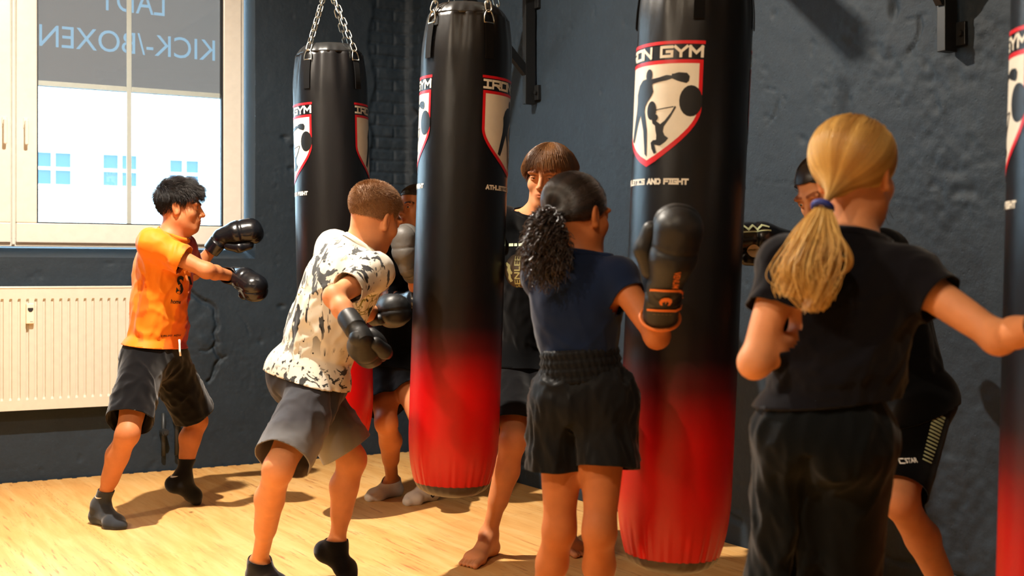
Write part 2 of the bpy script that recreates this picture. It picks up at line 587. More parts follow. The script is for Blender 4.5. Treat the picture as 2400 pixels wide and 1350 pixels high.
# exposed brickwork towards the corner
def bricks(A, Z, seed):
    row = np.floor(Z / .075); fz = Z / .075 - row
    off = (row % 2) * .5
    fx = (A / .25 + off) % 1.0
    d = np.minimum(np.minimum(fz, 1 - fz) * .075, np.minimum(fx, 1 - fx) * .25)
    p = np.stack([A, Z, A * 0 + seed], -1)
    return -.012 * np.clip(1 - d / (.009 + .006 * fbm(p * 9, 2, seed)), 0, 1) + .007 * fbm(p * 17, 3, seed + 1) + .01 * fbm(p * 5, 2, seed + 2)
xa, _ = uv(868, 300); _, zb = uv(900, 470)
wm = np.clip((A - xa + .05 * fbm(pp * 5, 2, 71)) / .03, 0, 1) * np.clip((Z - zb + .08 * fbm(pp * 4, 2, 72)) / .05, 0, 1)
H = H * (1 - wm) + (bricks(A, Z, 4) - .015) * wm
# keep the edges of the opening and the corner tidy
edge = np.minimum(np.abs(A - OP_R) + (Z < OP_B - .02) * 9, np.abs(Z - OP_B) + (A > OP_R + .02) * 9)
H *= np.clip(edge / .03, 0.1, 1)
H *= np.clip((WALL_X - A) / .02, 0, 1)
V = np.stack([A, WIN_Y - H, Z], -1).reshape(-1, 3)
ni, nj = A.shape
ii, jj = np.meshgrid(np.arange(ni - 1), np.arange(nj - 1), indexing='ij')
cxm = (ax[:-1] + ax[1:])[:, None] / 2; czm = (az[:-1] + az[1:])[None, :] / 2
inz = (czm > OP_B) & (czm < OP_T)
hole = inz & (((cxm > OP_L) & (cxm < OP_R)) | ((cxm > OPEN2[0]) & (cxm < OPEN2[1])))
i0 = (ii * nj + jj)[~hole]
F = np.stack([i0, i0 + nj, i0 + nj + 1, i0 + 1], -1)
wb = mesh_np('wall_back', V, F, M_WALL)
tag(wb, kind='structure')

# reveals of the opening (plastered), with the sloping sill
for nm, x0, x1, first in (('wall_back_reveal', OP_L, OP_R, True), ('wall_back_reveal', OPEN2[0], OPEN2[1], False)):
    b = MB()
    sill = OP_B + .075
    y1 = FY + .14
    b.poly([(x0, WIN_Y, OP_B), (x1, WIN_Y, OP_B), (x1, y1, sill), (x0, y1, sill)])
    b.poly([(x1, WIN_Y, OP_B), (x1, y1, sill), (x1, y1, OP_T), (x1, WIN_Y, OP_T)], True)
    b.poly([(x0, WIN_Y, OP_B), (x0, y1, sill), (x0, y1, OP_T), (x0, WIN_Y, OP_T)])
    b.poly([(x0, WIN_Y, OP_T), (x1, WIN_Y, OP_T), (x1, y1, OP_T), (x0, y1, OP_T)], True)
    r = b.build(nm, M_REVEAL)
    tag(r, kind='structure')

# right wall
ay = np.array(sorted(set([-2.0, -1.0, 0, 1.0, 2.0] + grid_axis(2.5, WIN_Y, .0095))))
az = np.array(sorted(set(grid_axis(0, 3.0, .0095) + [-.08, CEIL])))
A, Z = np.meshgrid(ay, az, indexing='ij'); A = A.astype(np.float32); Z = Z.astype(np.float32)
H = plaster(A, Z, 12)
pp = np.stack([A, Z, A * 0], -1)
ur = lambda x, y: (lambda q: (q.y, q.z))(on_right(x, y))
for q, dp, w in ((((2150, 40), (2158, 62), (2150, 92), (2135, 112), (2128, 122)), .012, .008),
              (((2142, 45), (2120, 48)), .006, .006),
              (((1824, 238), (1818, 268), (1800, 292)), .010, .006),
              (((1790, 205), (1818, 212)), .006, .006),
              (((1205, 1084), (1240, 1096), (1290, 1112), (1370, 1148)), .015, .012),
              (((1690, 1196), (1735, 1222)), .012, .012),
              (((1980, 1282), (2041, 1298), (2100, 1314), (2164, 1330), (2300, 1364)), .014, .010),
              (((1190, 318), (1300, 330), (1480, 352)), .004, .004),
              (((1765, 420), (1900, 438), (2120, 470), (2380, 500)), .003, .004)):
    H += crack(A, Z, [ur(*k) for k in q], dp, w, 21)
for q, s in (((2093, 20), .05), ((1090, 1000), .02)):
    a0, z0 = ur(*q); H -= .02 * np.clip(1 - np.hypot((A - a0) / (s * .6), (Z - z0) / s), 0, 1)
for q, s in (((2000, 55), .16), ((2070, 145), .14), ((1935, 210), .12), ((2180, 190), .2), ((2230, 420), .3), ((1225, 60), .22), ((2250, 1200), .5), ((1230, 1010), .3), ((2300, 90), .2)):
    a0, z0 = ur(*q); r = np.hypot((A - a0) / s, (Z - z0) / s)
    H += np.clip(1 - r, 0, 1) * .010 * fbm(pp * 30, 3, 80)
ya, _ = ur(1003, 300); _, zb = ur(980, 470)
wm = np.clip((A - ya + .06 * fbm(pp * 5, 2, 71)) / .03, 0, 1) * np.clip((Z - zb + .1 * fbm(pp * 4, 2, 72)) / .05, 0, 1)
H = H * (1 - wm) + (bricks(A + .12, Z, 6) - .015) * wm
a0, z0 = ur(957, 272); H -= .05 * np.clip(1.2 - np.hypot((A - a0) / .09, (Z - z0) / .045), 0, 1)
H *= np.clip((WIN_Y - A) / .02, 0, 1)
V = np.stack([WALL_X - H, A, Z], -1).reshape(-1, 3)
ni, nj = A.shape
ii, jj = np.meshgrid(np.arange(ni - 1), np.arange(nj - 1), indexing='ij')
i0 = (ii * nj + jj).ravel()
F = np.stack([i0, i0 + 1, i0 + nj + 1, i0 + nj], -1)
tag(mesh_np('wall_right', V, F, M_WALL), kind='structure')

M_WALL2 = simple('grey_wall_paint', srgb(96, 100, 102), .9)
b = MB(); b.box((-5.1, -2.1, -.08), (-5, WIN_Y, CEIL)); tag(b.build('wall_left', M_WALL2), kind='structure')
b = MB(); b.box((-5, -2.1, -.08), (WALL_X, -2, CEIL)); tag(b.build('wall_front', M_WALL2), kind='structure')
b = MB(); b.box((-5.1, -2.1, CEIL), (WALL_X + .1, WIN_Y + .1, CEIL + .1)); tag(b.build('ceiling', M_CEIL), kind='structure')

# ================================================================== window
def window(name, x0, x1, splits, handles, zt=OP_T):
    """frame with sashes between the x values in splits"""
    root = empty(name, ((x0 + x1) / 2, FY, OP_B)); tag(root, kind='structure')
    off = Vector(root.location)
    def bld(b, nm, mat, par=root, loc=None):
        o = b.build(nm, mat, par, smooth=False)
        return o
    zb = ZB_FRAME
    def box(b, lo, hi, bv=.004): b.box(Vector(lo) - off, Vector(hi) - off, bv)
    b = MB()
    fw = .042
    box(b, (x0, FY, zb), (x1, FY + .075, zb + fw)); box(b, (x0, FY, zt - fw), (x1, FY + .075, zt))
    box(b, (x0, FY, zb + fw), (x0 + fw, FY + .075, zt - fw)); box(b, (x1 - fw, FY, zb + fw), (x1, FY + .075, zt - fw))
    for (a0, c0), (a1, c1) in zip(splits[:-1], splits[1:]):
        box(b, (c0 - .02, FY, zb + fw), (a1 + .02, FY + .06, zt - fw))
        box(b, (c0 + (a1 - c0) * .2, FY - .016, zb + .01), (a1 - (a1 - c0) * .2, FY + .01, zt - .02), .004)
    bld(b, 'frame', M_PVC)
    for k, (a, c) in enumerate(splits):
        g = SASH
        s = empty('sash', parent=root)
        zs0 = zb + .022; zs1 = zt - .03
        b = MB()
        box(b, (a, FY - .022, zs0), (c, FY + .06, zs0 + g), .006); box(b, (a, FY - .022, zs1 - g), (c, FY + .06, zs1), .006)
        box(b, (a, FY - .022, zs0 + g), (a + g, FY + .06, zs1 - g), .006); box(b, (c - g, FY - .022, zs0 + g), (c, FY + .06, zs1 - g), .006)
        bld(b, 'sash_frame', M_PVC, s)
        gx0, gx1, gz0, gz1 = a + g, c - g, zs0 + g, zs1 - g
        b = MB(); q = .007
        box(b, (gx0, FY - .012, gz0), (gx1, FY + .02, gz0 + q), 0); box(b, (gx0, FY - .012, gz0 + q), (gx0 + q, FY + .02, gz1), 0)
        box(b, (gx1 - q * 1.6, FY - .012, gz0 + q), (gx1, FY + .02, gz1), 0)
        bld(b, 'gasket', M_GASKET, s)
        b = MB(); box(b, (gx0 + .001, FY + .012, gz0 + .001), (gx1 - .001, FY + .018, gz1 - .001), 0); bld(b, 'pane', M_PANE, s)
        b = MB()
        mxc = MUNT_X if k == RIGHT_SASH and name == 'window_1' else (gx0 + gx1) / 2
        box(b, (mxc - .0145, FY + .022, gz0), (mxc + .0145, FY + .032, gz1), .003)
        box(b, (gx0, FY + .022, MUNT_Z - .015), (mxc - .0145, FY + .032, MUNT_Z + .015), .003)
        box(b, (mxc + .0145, FY + .022, MUNT_Z - .015), (gx1, FY + .032, MUNT_Z + .015), .003)
        bld(b, 'muntin', M_PVC, s)
        hx = handles[k]
        if hx is not None:
            b = MB()
            zc = HANDLE_Z
            box(b, (hx - .014, FY - .032, zc - .03), (hx + .014, FY - .02, zc + .03), .005)
            box(b, (hx - .009, FY - .06, zc - .012), (hx + .009, FY - .03, zc + .012), .004)
            box(b, (hx - .010, FY - .072, zc - .125), (hx + .010, FY - .054, zc + .014), .006)
            bld(b, 'handle', M_PVC, s)
    return root
xr = on_win(572, 400, FY).x
ZB_FRAME = on_win(560, 583, FY).z
xs0 = on_win(38, 400, FY - .022).x; xs1 = on_win(566, 400, FY - .022).x
gR = on_win(514, 400, FY).x; gL = on_win(77, 400, FY).x
SASH = ((xs1 - gR) + (gL - xs0)) / 2
MUNT_X = on_win(303, 300, FY + .02).x
MUNT_Z = on_win(300, 209, FY + .02).z
HANDLE_Z = on_win(62, 290, FY).z
RIGHT_SASH = 1
xm = on_win(26, 400, FY - .022).x
win = window('window_1', OP_L + .0, xr, [(OP_L + .02, xm), (xs0, xs1)], [on_win(12, 300, FY - .05).x, on_win(62, 300, FY - .05).x])
window('window_2', OPEN2[0], OPEN2[1], [(OPEN2[0] + .02, -2.28), (-2.22, OPEN2[1] - .02)], [-2.34, -2.16])
# outdoor screen blind with the (mirrored) lettering, seen through the pane
BY = FY + .075
root = empty('screen_blind', (0, BY, MUNT_Z)); tag(root, 'taupe outdoor screen blind half lowered behind the window, with mirrored lettering', 'blind')
b = MB(); b.box((xs0 - .02, -.006, -.012), (xs1 - .01, .010, .006), .002); b.build('bottom_rail', simple('blind_rail', srgb(60, 58, 54), .5), root)
BLIND_LOOPS = []
def fill_loops(name, loops, mat):
    """flat film filled between closed outlines (inner outlines stay open)"""
    cu = bpy.data.curves.new(name, 'CURVE'); cu.dimensions = '2D'; cu.fill_mode = 'BOTH'
    for lp in loops:
        sp_ = cu.splines.new('POLY'); sp_.points.add(len(lp) - 1); sp_.use_cyclic_u = True
        for pt, q in zip(sp_.points, lp): pt.co = (q[0], q[1], 0, 1)
    ob = bpy.data.objects.new(name, cu); COL.objects.link(ob)
    dg = bpy.context.evaluated_depsgraph_get(); dg.update()
    me = bpy.data.meshes.new_from_object(ob.evaluated_get(dg))
    bpy.data.objects.remove(ob); bpy.data.curves.remove(cu)
    for v_ in me.vertices: v_.co = (v_.co.x, .001, v_.co.y)
    me.materials.clear()
    return mesh_obj(name, me, mat, root)
def blind_word(word, pxl, pxr, ybl, ybr, hpx):
    a = on_win(pxl, ybl, BY); c = on_win(pxr, ybr, BY)
    wd = c.x - a.x; zt_ = on_win(pxl, ybl - hpx, BY).z - a.z
    L = text_loops(word, .03)
    lo = np.min([l.min(0) for l in L], 0); hi = np.max([l.max(0) for l in L], 0)
    put = lambda q: (c.x - (q[0] - lo[0]) / (hi[0] - lo[0]) * wd, (a.z + c.z) / 2 + (q[1] - lo[1]) / (hi[1] - lo[1]) * zt_ - MUNT_Z)
    BLIND_LOOPS.extend([[put(q) for q in l] for l in L])
    fill_loops('lettering', [[put(q) for q in l] for l in L], M_BLINDTXT)
blind_word('KICK-/BOXEN', 92, 504, 110, 141, 52)
blind_word('LADT', 233, 386, 24, 36, 54)
# the cloth itself, with the letters left open for the thinner film
fill_loops('cloth', [[(xs0 - .02, .004), (xs1 - .01, .004), (xs1 - .01, OP_T - MUNT_Z + .1), (xs0 - .02, OP_T - MUNT_Z + .1)]] + BLIND_LOOPS, M_BLIND)

# ================================================================== pale house across the street
hb = empty('house', P(250, 400, 36)); tag(hb, 'pale rendered house across the street seen through the window', 'building')
hy = hb.location.y
M_HOUSE = simple('house_render', srgb(248, 247, 242), .9)
b = MB(); b.box((-26 - hb.location.x, .3, -8), (40 - hb.location.x, 6, 16)); bw = b.build('facade', M_HOUSE, hb); bw.location.z = -hb.location.z
M_HWIN = simple('house_window_glass', srgb(52, 80, 100), .15)
M_HWF = simple('house_window_frame', srgb(250, 250, 250), .6)
for cx, cy, k in ((122, 396, 1.0), (278, 401, 1.0), (428, 409, .9), (-40, 392, 1)):
    c = on_win(cx, cy, hy + .3); c0 = c - hb.location
    w = .98 * k; h = .92 * k
    b = MB(); b.box((c0.x - w / 2, .18, c0.z - h / 2), (c0.x + w / 2, .26, c0.z + h / 2)); pane = b.build('window_pane', M_HWIN, hb)
    b = MB()
    for lo, hi in (((-w / 2 - .14, -h / 2 - .12), (-w / 2, h / 2 + .12)), ((w / 2, -h / 2 - .12), (w / 2 + .14, h / 2 + .12)), ((-w / 2, h / 2), (w / 2, h / 2 + .12)),
                   ((-w / 2, -h / 2 - .12), (w / 2, -h / 2)), ((-.04, -h / 2), (.04, h / 2)), ((-w / 2, -.03), (-.04, .03)), ((.04, -.03), (w / 2, .03))):
        b.box((c0.x + lo[0], .1, c0.z + lo[1]), (c0.x + hi[0], .3, c0.z + hi[1]))
    b.build('window_frame', M_HWF, pane)
    b = MB(); b.box((c0.x - w / 2 - .3, -.1, c0.z - h / 2 - .3), (c0.x + w / 2 + .3, .3, c0.z - h / 2 - .2)); b.build('window_ledge', simple('house_ledge', srgb(215, 222, 228), .8), pane)
b = MB(); b.box((-40, WIN_Y + 1.2, -3.2), (60, hy, -3)); tag(b.build('ground', simple('street_asphalt', srgb(150, 150, 150), .9)), kind='structure')

# ================================================================== radiator
ry = WIN_Y - .105
rr = on_win(322, 800, ry).x; rl = -.35
rt = on_win(150, 676, ry).z; rb_ = on_win(150, 957, ry).z
rad = empty('radiator', ((rl + rr) / 2, WIN_Y - .06, rb_)); tag(rad, 'cream ribbed panel radiator on the wall under the window', 'radiator')
o = Vector(rad.location)
pitch = on_win(119.4, 800, ry).x - on_win(100, 800, ry).x
mt = .055; mb_ = .055
xsn = []; yv = []
x = rl + .02
prof = [(rl, 0), (rl + .02, 0)]
while x + pitch < rr - .02:
    prof += [(x + .30 * pitch, 0), (x + .38 * pitch, .015), (x + .60 * pitch, .015), (x + .68 * pitch, 0)]
    x += pitch
prof += [(rr - .02, 0), (rr, 0)]
rows = [(rb_, 0), (rb_ + .004, -.0), (rb_ + mb_, 0), (rb_ + mb_ + .012, 1), (rt - mt - .012, 1), (rt - mt, 0), (rt - .004, 0), (rt, 0)]
V = []; 
for z, k in rows:
    for px_, dy in prof: V.append((px_ - o.x, ry + dy * k - o.y, z - o.z))
n = len(prof)
F = [(j * n + i, j * n + i + 1, (j + 1) * n + i + 1, (j + 1) * n + i) for j in range(len(rows) - 1) for i in range(n - 1)]
mesh_np('front_panel', np.array(V), np.array(F), M_RAD, rad, False)
b = MB()
b.box((rl - o.x, ry - .004 - o.y, rt - o.z), (rr - o.x, ry + .016 - o.y, rt + .012 - o.z), .004)
k = rl + .03
while k < rr - .03:
    b.box((k - o.x, ry + .018 - o.y, rt + .002 - o.z), (k + .018 - o.x, ry + .08 - o.y, rt + .008 - o.z)); k += .03
b.box((rl - o.x, ry + .082 - o.y, rt - o.z), (rr - o.x, ry + .1 - o.y, rt + .012 - o.z), .003)
b.build('top_grille', M_RAD, rad)
b = MB(); b.box((rr - o.x, ry - o.y, rb_ - o.z), (rr + .004 - o.x, ry + .1 - o.y, rt + .01 - o.z), .002); b.build('side_panel', M_RAD, rad)
b = MB(); b.box((rl - o.x, ry + .075 - o.y, rb_ + .02 - o.z), (rr - o.x, ry + .095 - o.y, rt - .02 - o.z)); b.build('back_panel', M_RAD, rad)
# heat cost meter
hc = on_win(70, 735, ry - .01)
b = MB(); b.box((hc.x - .021 - o.x, ry - .03 - o.y, hc.z - .056 - o.z), (hc.x + .021 - o.x, ry + .008 - o.y, hc.z + .056 - o.z), .006, 3); hm = b.build('heat_meter', simple('meter_plastic', srgb(244, 236, 214), .35), rad)
b = MB()
b.box((hc.x - .014 - o.x, ry - .0315 - o.y, hc.z + .018 - o.z), (hc.x + .014 - o.x, ry - .0295 - o.y, hc.z + .032 - o.z), .0005)
b.prism([(hc.x + .011 * math.cos(a) - o.x, ry - .0315 - o.y, hc.z + .018 + .009 * math.sin(a) - o.z) for a in np.linspace(math.pi, 2 * math.pi, 9)], (0, .002, 0))
b.build('display', simple('meter_display', srgb(50, 52, 55), .3), hm)
b = MB()
for q in range(4): b.box((hc.x - .002 + q * .004 - o.x, ry - .0306 - o.y, hc.z - .046 - o.z), (hc.x + .001 + q * .004 - o.x, ry - .0298 - o.y, hc.z - .042 - o.z))
b.build('print', simple('meter_print', srgb(110, 105, 95), .5), hm)
# painted pipe stubs with screw fittings, low on the wall
M_PIPE = simple('painted_pipe', srgb(40, 43, 45), .45)
for q, (px_, py_, lab) in enumerate(((383, 1012, 'lower dark painted pipe fitting on the wall behind the orange shirted boy'), (414, 982, 'upper dark painted pipe fitting on the wall behind the orange shirted boy'))):
    c = on_win(px_, py_, WIN_Y - .03)
    r = empty('pipe_fitting', (c.x, WIN_Y, c.z)); tag(r, lab, 'pipe')
    b = MB(); b.tube([(0, -.03, -c.z + .09), (0, -.03, -.02), (0, -.03, .11)], .013, 14); b.build('pipe', M_PIPE, r, True)
    b = MB(); b.tube([(0, -.015, .0), (0, -.045, .0), (0, -.075, 0)], .021, 18); b.tube([(0, -.076, 0), (0, -.086, 0)], .014, 6); b.build('valve', M_PIPE, r, False)
# ================================================================== punch bags
BR, BL = .174, 1.775
t = NT('bag_vinyl')
v = t.co('Object')
sp = t.n('ShaderNodeSeparateXYZ'); t.set(sp.inputs[0], v)
fz = t.math('DIVIDE', t.math('MULTIPLY', sp.outputs[2], -1.0), BL)
grain = t.noise(v, 900, 2)
f2 = t.math('ADD', fz, t.math('MULTIPLY', t.math('SUBTRACT', grain, .5), .035))
t.base(t.ramp(f2, [(.60, srgb(14, 14, 16)), (.66, srgb(28, 14, 16)), (.71, srgb(92, 16, 18)), (.755, srgb(168, 12, 14)), (.80, srgb(205, 8, 10))]))
t.p(Roughness=.33); t.b.inputs['Specular IOR Level'].default_value = .5
wr = t.n('ShaderNodeMapping'); t.set(wr.inputs[0], v); wr.inputs['Scale'].default_value = (7, 7, 2.2)
t.bump(t.math('ADD', t.math('MULTIPLY', t.noise(wr.outputs[0], 1.4, 3), 1.0), t.math('MULTIPLY', t.noise(v, 1400, 2), .05)), .22, .012)
M_BAG = t.m
M_CAP = simple('bag_cap_vinyl', srgb(30, 31, 32), .32, noise=.1, nscale=200)
M_BCAP = simple('bag_base_vinyl', srgb(74, 62, 54), .4, noise=.1, nscale=200)
M_WEB = cloth('bag_webbing', srgb(16, 16, 17), 600, .4, .7, .1)
M_CREAM = simple('print_cream', srgb(236, 230, 214), .4)
M_PRED = simple('print_red', srgb(214, 22, 30), .4)
M_PBLK = simple('print_black', srgb(22, 22, 23), .42)

# shield emblem, flat metres (x right, z up), top rule at z = 0, apex below
HW = .168
def shield(hw, zt, apex, zs):
    pts = [(hw, zt), (hw, zs)]
    for k in range(1, 13):
        u = k / 12
        x = hw * (1 - u) ** .92 * (1 - .0 * u) ; x = hw * math.cos(u * math.pi / 2) ** .80 if u < 1 else 0
        pts.append((x, zs + (apex - zs) * (u ** 1.12)))
    left = [(-x, z) for x, z in pts[::-1][1:]]
    return pts + left
EMB = {}
outer = shield(HW, -.056, -.372, -.20); inner = shield(HW - .011, -.067, -.352, -.20)
# the red border as a strip between the outlines
EMB['red'] = [[(-HW - .004, -.0), (HW + .004, -.0), (HW + .004, -.010), (-HW - .004, -.010)]] + [[outer[i], outer[(i + 1) % len(outer)], inner[(i + 1) % len(outer)], inner[i]] for i in range(len(outer))]
EMB['cream'] = [inner]
def _word(w, W_, H_, t_, x, z, **k): return [[(p[0] + x, p[1] + z) for p in q] for q in block_word(w, W_, H_, t_, **k)]
EMB['text'] = _word('IRON GYM', 2 * HW, .036, .0085, -HW, -.050)
EMB['sub'] = _word('ATHLETICS AND FIGHT', .285, .0185, .0052, -.145, -.425, gap=.34, space=.5)
# boxer and lifter silhouettes
def circ(cx, cz, rx, rz, n=20): return [(cx + rx * math.cos(2 * math.pi * k / n), cz + rz * math.sin(2 * math.pi * k / n)) for k in range(n)]
EMB['fig'] = [
  circ(-.004, -.098, .0135, .019),
  [(-.018, -.108), (.004, -.110), (.014, -.109), (.034, -.107), (.060, -.101), (.076, -.103), (.077, -.098), (.082, -.098), (.098, -.094), (.122, -.096), (.130, -.106), (.128, -.120), (.121, -.126), (.104, -.122), (.094, -.119), (.078, -.112), (.060, -.117), (.036, -.120), (.014, -.124), (.010, -.128), (.012, -.135), (.016, -.148), (.009, -.160), (.000, -.170), (-.008, -.178), (-.016, -.190), (-.018, -.205), (-.012, -.228), (-.004, -.262), (-.002, -.296), (-.001, -.340), (-.010, -.333), (-.014, -.306), (-.021, -.262), (-.034, -.226), (-.038, -.214), (-.050, -.236), (-.064, -.268), (-.078, -.296), (-.092, -.288), (-.080, -.250), (-.066, -.206), (-.062, -.176), (-.064, -.150), (-.052, -.124), (-.034, -.110)],
  circ(.012, -.204, .018, .028),
  circ(.136, -.178, .034, .046),
  [(.028, -.202), (.086, -.194), (.086, -.197), (.028, -.205)],
  circ(.028, -.226, .009, .010),
  [(.090, -.193), (.094, -.197), (.078, -.226), (.058, -.254), (.056, -.268), (.062, -.280), (.074, -.288), (.066, -.298), (.048, -.310), (.038, -.308), (.028, -.306), (.032, -.318), (.036, -.330), (.028, -.334), (.018, -.318), (.014, -.300), (.022, -.293), (.034, -.292), (.034, -.278), (.030, -.264), (.028, -.250), (.018, -.243), (.014, -.228), (.014, -.214), (.020, -.214), (.022, -.230), (.034, -.238), (.046, -.246), (.060, -.236), (.078, -.214)],
]
EMB_FLAT = {k: refine_flat(v_, .006) for k, v_ in EMB.items()}
EMB_MAT = {'red': M_PRED, 'cream': M_CREAM, 'text': M_CREAM, 'sub': M_CREAM, 'fig': M_PBLK}
EMB_OFF = {'red': .0016, 'cream': .0012, 'text': .0015, 'sub': .0015, 'fig': .0022}
EMB_NAME = {'red': 'shield_border', 'cream': 'shield_field', 'text': 'lettering', 'sub': 'small_lettering', 'fig': 'shield_figures'}

def bag_radius(z):
    """side radius at depth z (negative) below the rim"""
    k = -z
    r = BR
    if k < .16: r = BR * (.905 + .095 * math.sin(k / .16 * math.pi / 2))
    if k > BL - .20:
        u = (k - (BL - .20)) / .20
        r = BR * (1 - .17 * u ** 2.2)
    return r

def link_mesh(mb, c, ax, side, L, w, r):
    """one chain link centred at c, long axis ax, flat in the plane of ax and side"""
    ax = Vector(ax).normalized(); side = Vector(side); side = (side - ax * side.dot(ax)).normalized()
    pts = []
    hl = L / 2 - w / 2
    for k in range(7): a = -math.pi / 2 + math.pi * k / 6; pts.append(Vector(c) + ax * (hl + w / 2 * math.cos(a)) + side * (w / 2 * math.sin(a)))
    for k in range(7): a = math.pi / 2 + math.pi * k / 6; pts.append(Vector(c) + ax * (-hl + w / 2 * math.cos(a)) + side * (w / 2 * math.sin(a)))
    mb.tube(pts, r, 8, close=True)

def punch_bag(label, px_top, py_rim, d, px_bot, py_bot, rot, apex_up, group='hanging punch bags'):
    top = P(px_top, py_rim, d); bot = P(px_bot, py_bot, d)
    axis = (bot - top).normalized()
    root = empty('punch_bag', top); tag(root, label, 'punch bag', group)
    # local frame: -z along the bag axis, angle 0 towards the viewer side of the room
    zc = -axis
    base = math.radians(rot)
    view = Vector((-top.x, -top.y, 0)).normalized()
    yv = (view - zc * view.dot(zc)).normalized(); xv = yv.cross(zc)
    # angle a (deg, + to the right as seen from the room side): direction
    root.rotation_mode = 'QUATERNION'
    Mr = Matrix(((xv.x, yv.x, zc.x), (xv.y, yv.y, zc.y), (xv.z, yv.z, zc.z)))
    root.rotation_quaternion = Mr.to_quaternion()
    dirn = lambda a: Vector((-math.sin(math.radians(a)), math.cos(math.radians(a)), 0))   # xv points left of the viewer
    b = MB()
    prof = [(BR * .885, .004), (BR * .905, .0)]
    k = .0
    while k < BL - .0001:
        k += .03 if k > .25 and k < BL - .3 else .012
        k = min(k, BL); prof.append((bag_radius(-k), -k))
    rnd = random.Random(int(px_top))
    ph = [rnd.uniform(0, 6.28) for _ in range(6)]
    def pleat(i, a):
        z = prof[i][1]
        f = 1 + .006 * math.sin(a * 2 + z * 3 + ph[3]) * math.sin(z * 2.2 + ph[4])
        if z > -.30:
            w = max(0, 1 + z / .30) ** 1.5
            f += w * (.024 * math.sin(9 * a + ph[0]) + .015 * math.sin(17 * a + ph[1]))
        if z < -(BL - .13):
            w = (-(BL - .13) - z) / .13
            f += w * (.012 * math.sin(31 * a + ph[2]) + .008 * math.sin(47 * a))
        return f
    b.lathe(prof, 160, pleat=pleat)
    body = b.build('bag_body', M_BAG, root, True)
    # gathered rim flap and domed lid
    prof2 = [(BR * .885, .002), (BR * .90, -.002), (BR * .87, .012), (BR * .80, .030), (BR * .70, .046), (BR * .66, .050), (BR * .40, .056), (.0005, .057)]
    b = MB(); b.lathe(prof2, 120, pleat=lambda i, a: 1 + (.012 * math.sin(23 * a + ph[1]) + .012 * math.sin(9 * a + ph[0])) * (1 - i / 9))
    b.build('lid', M_CAP, root, True)
    rb = bag_radius(-BL)
    prof3 = [(rb * 1.0, -BL + .001), (rb * .985, -BL - .006), (rb * .90, -BL - .024), (rb * .70, -BL - .042), (rb * .4, -BL - .052), (.0005, -BL - .055)]
    b = MB(); b.lathe(prof3, 120, pleat=lambda i, a: 1 + .010 * math.sin(29 * a + ph[5]) * (1 - i / 5)); b.build('base', M_BCAP, root, True)
    # straps, rings, chains
    apex = Vector((0, 0, apex_up))
    for sa in (-41, 41, 139, -139):
        a = rot + sa
        dv = dirn(a); sd = Vector((0, 0, 1)).cross(dv)
        b = MB()
        zs = np.linspace(-.035, -.168, 9)
        hw_ = .0165
        for off, flip in ((.004, False), (.0075, True)):
            pass
        rows = []
        for z in zs:
            r0 = bag_radius(z) * 1.012 + .0015
            rows.append([(dv * (r0 + o) + sd * s * hw_ + Vector((0, 0, z))) for o, s in ((0, -1), (.0032, -1), (.0032, 1), (0, 1))])
        vs = [[b.bm.verts.new(p) for p in r_] for r_ in rows]
        for A_, B_ in zip(vs[:-1], vs[1:]):
            for k in range(4): b.bm.faces.new((A_[k], A_[(k + 1) % 4], B_[(k + 1) % 4], B_[k]))
        b.bm.faces.new(vs[0]); b.bm.faces.new(vs[-1][::-1])
        strap = b.build('strap', M_WEB, root)
        # D ring
        rc = dv * (bag_radius(-.03) * 1.01 + .004) + Vector((0, 0, -.034))
        tip = (apex - (rc)).normalized()
        up = (tip * .5 + Vector((0, 0, 1))).normalized()
        pts = [rc + sd * (.021 * math.cos(q)) + up * (.048 * math.sin(q)) for q in np.linspace(0, math.pi, 13)]
        b = MB(); b.tube(pts, .0030, 8, close=True); b.build('ring', M_STEEL, root, True)
        # chain
        b = MB()
        p0 = rc + up * .048; dirc = (apex - p0); Lc = dirc.length; dirc.normalize()
        nlk = max(3, round(Lc / .036)); st_ = Lc / nlk
        s1 = dirc.orthogonal().normalized(); s2 = dirc.cross(s1)
        for k in range(nlk):
            link_mesh(b, p0 + dirc * st_ * (k + .45), dirc, (s1 + s2 if k % 2 else s1 - s2), st_ + .0105, .0215, .0029)
        b.build('chain', M_STEEL, root, True)
    b = MB(); link_mesh(b, apex + Vector((0, 0, .03)), (0, 0, 1), (1, 0, 0), .10, .045, .005); b.build('hook', M_STEEL, root, True)
    # emblems left and right
    for ea in (-90, 90):
        for key, (Vf, Ff) in EMB_FLAT.items():
            ang = np.radians(rot + ea) + Vf[:, 0] / BR
            z = -.232 + Vf[:, 1]
            r = np.array([bag_radius(q) for q in z])
            # follow the bag's slight waviness
            a_l = np.arctan2(np.cos(ang), -np.sin(ang))
            f = 1 + .006 * np.sin(a_l * 2 + z * 3 + ph[3]) * np.sin(z * 2.2 + ph[4])
            wv = np.clip(1 + z / .30, 0, 1) ** 1.5
            f = f + wv * (.024 * np.sin(9 * a_l + ph[0]) + .015 * np.sin(17 * a_l + ph[1]))
            r = r * f + EMB_OFF[key]
            V3 = np.stack([-np.sin(ang) * r, np.cos(ang) * r, z], -1)
            mesh_np(EMB_NAME[key], V3, Ff, EMB_MAT[key], body, True)
    return root, apex

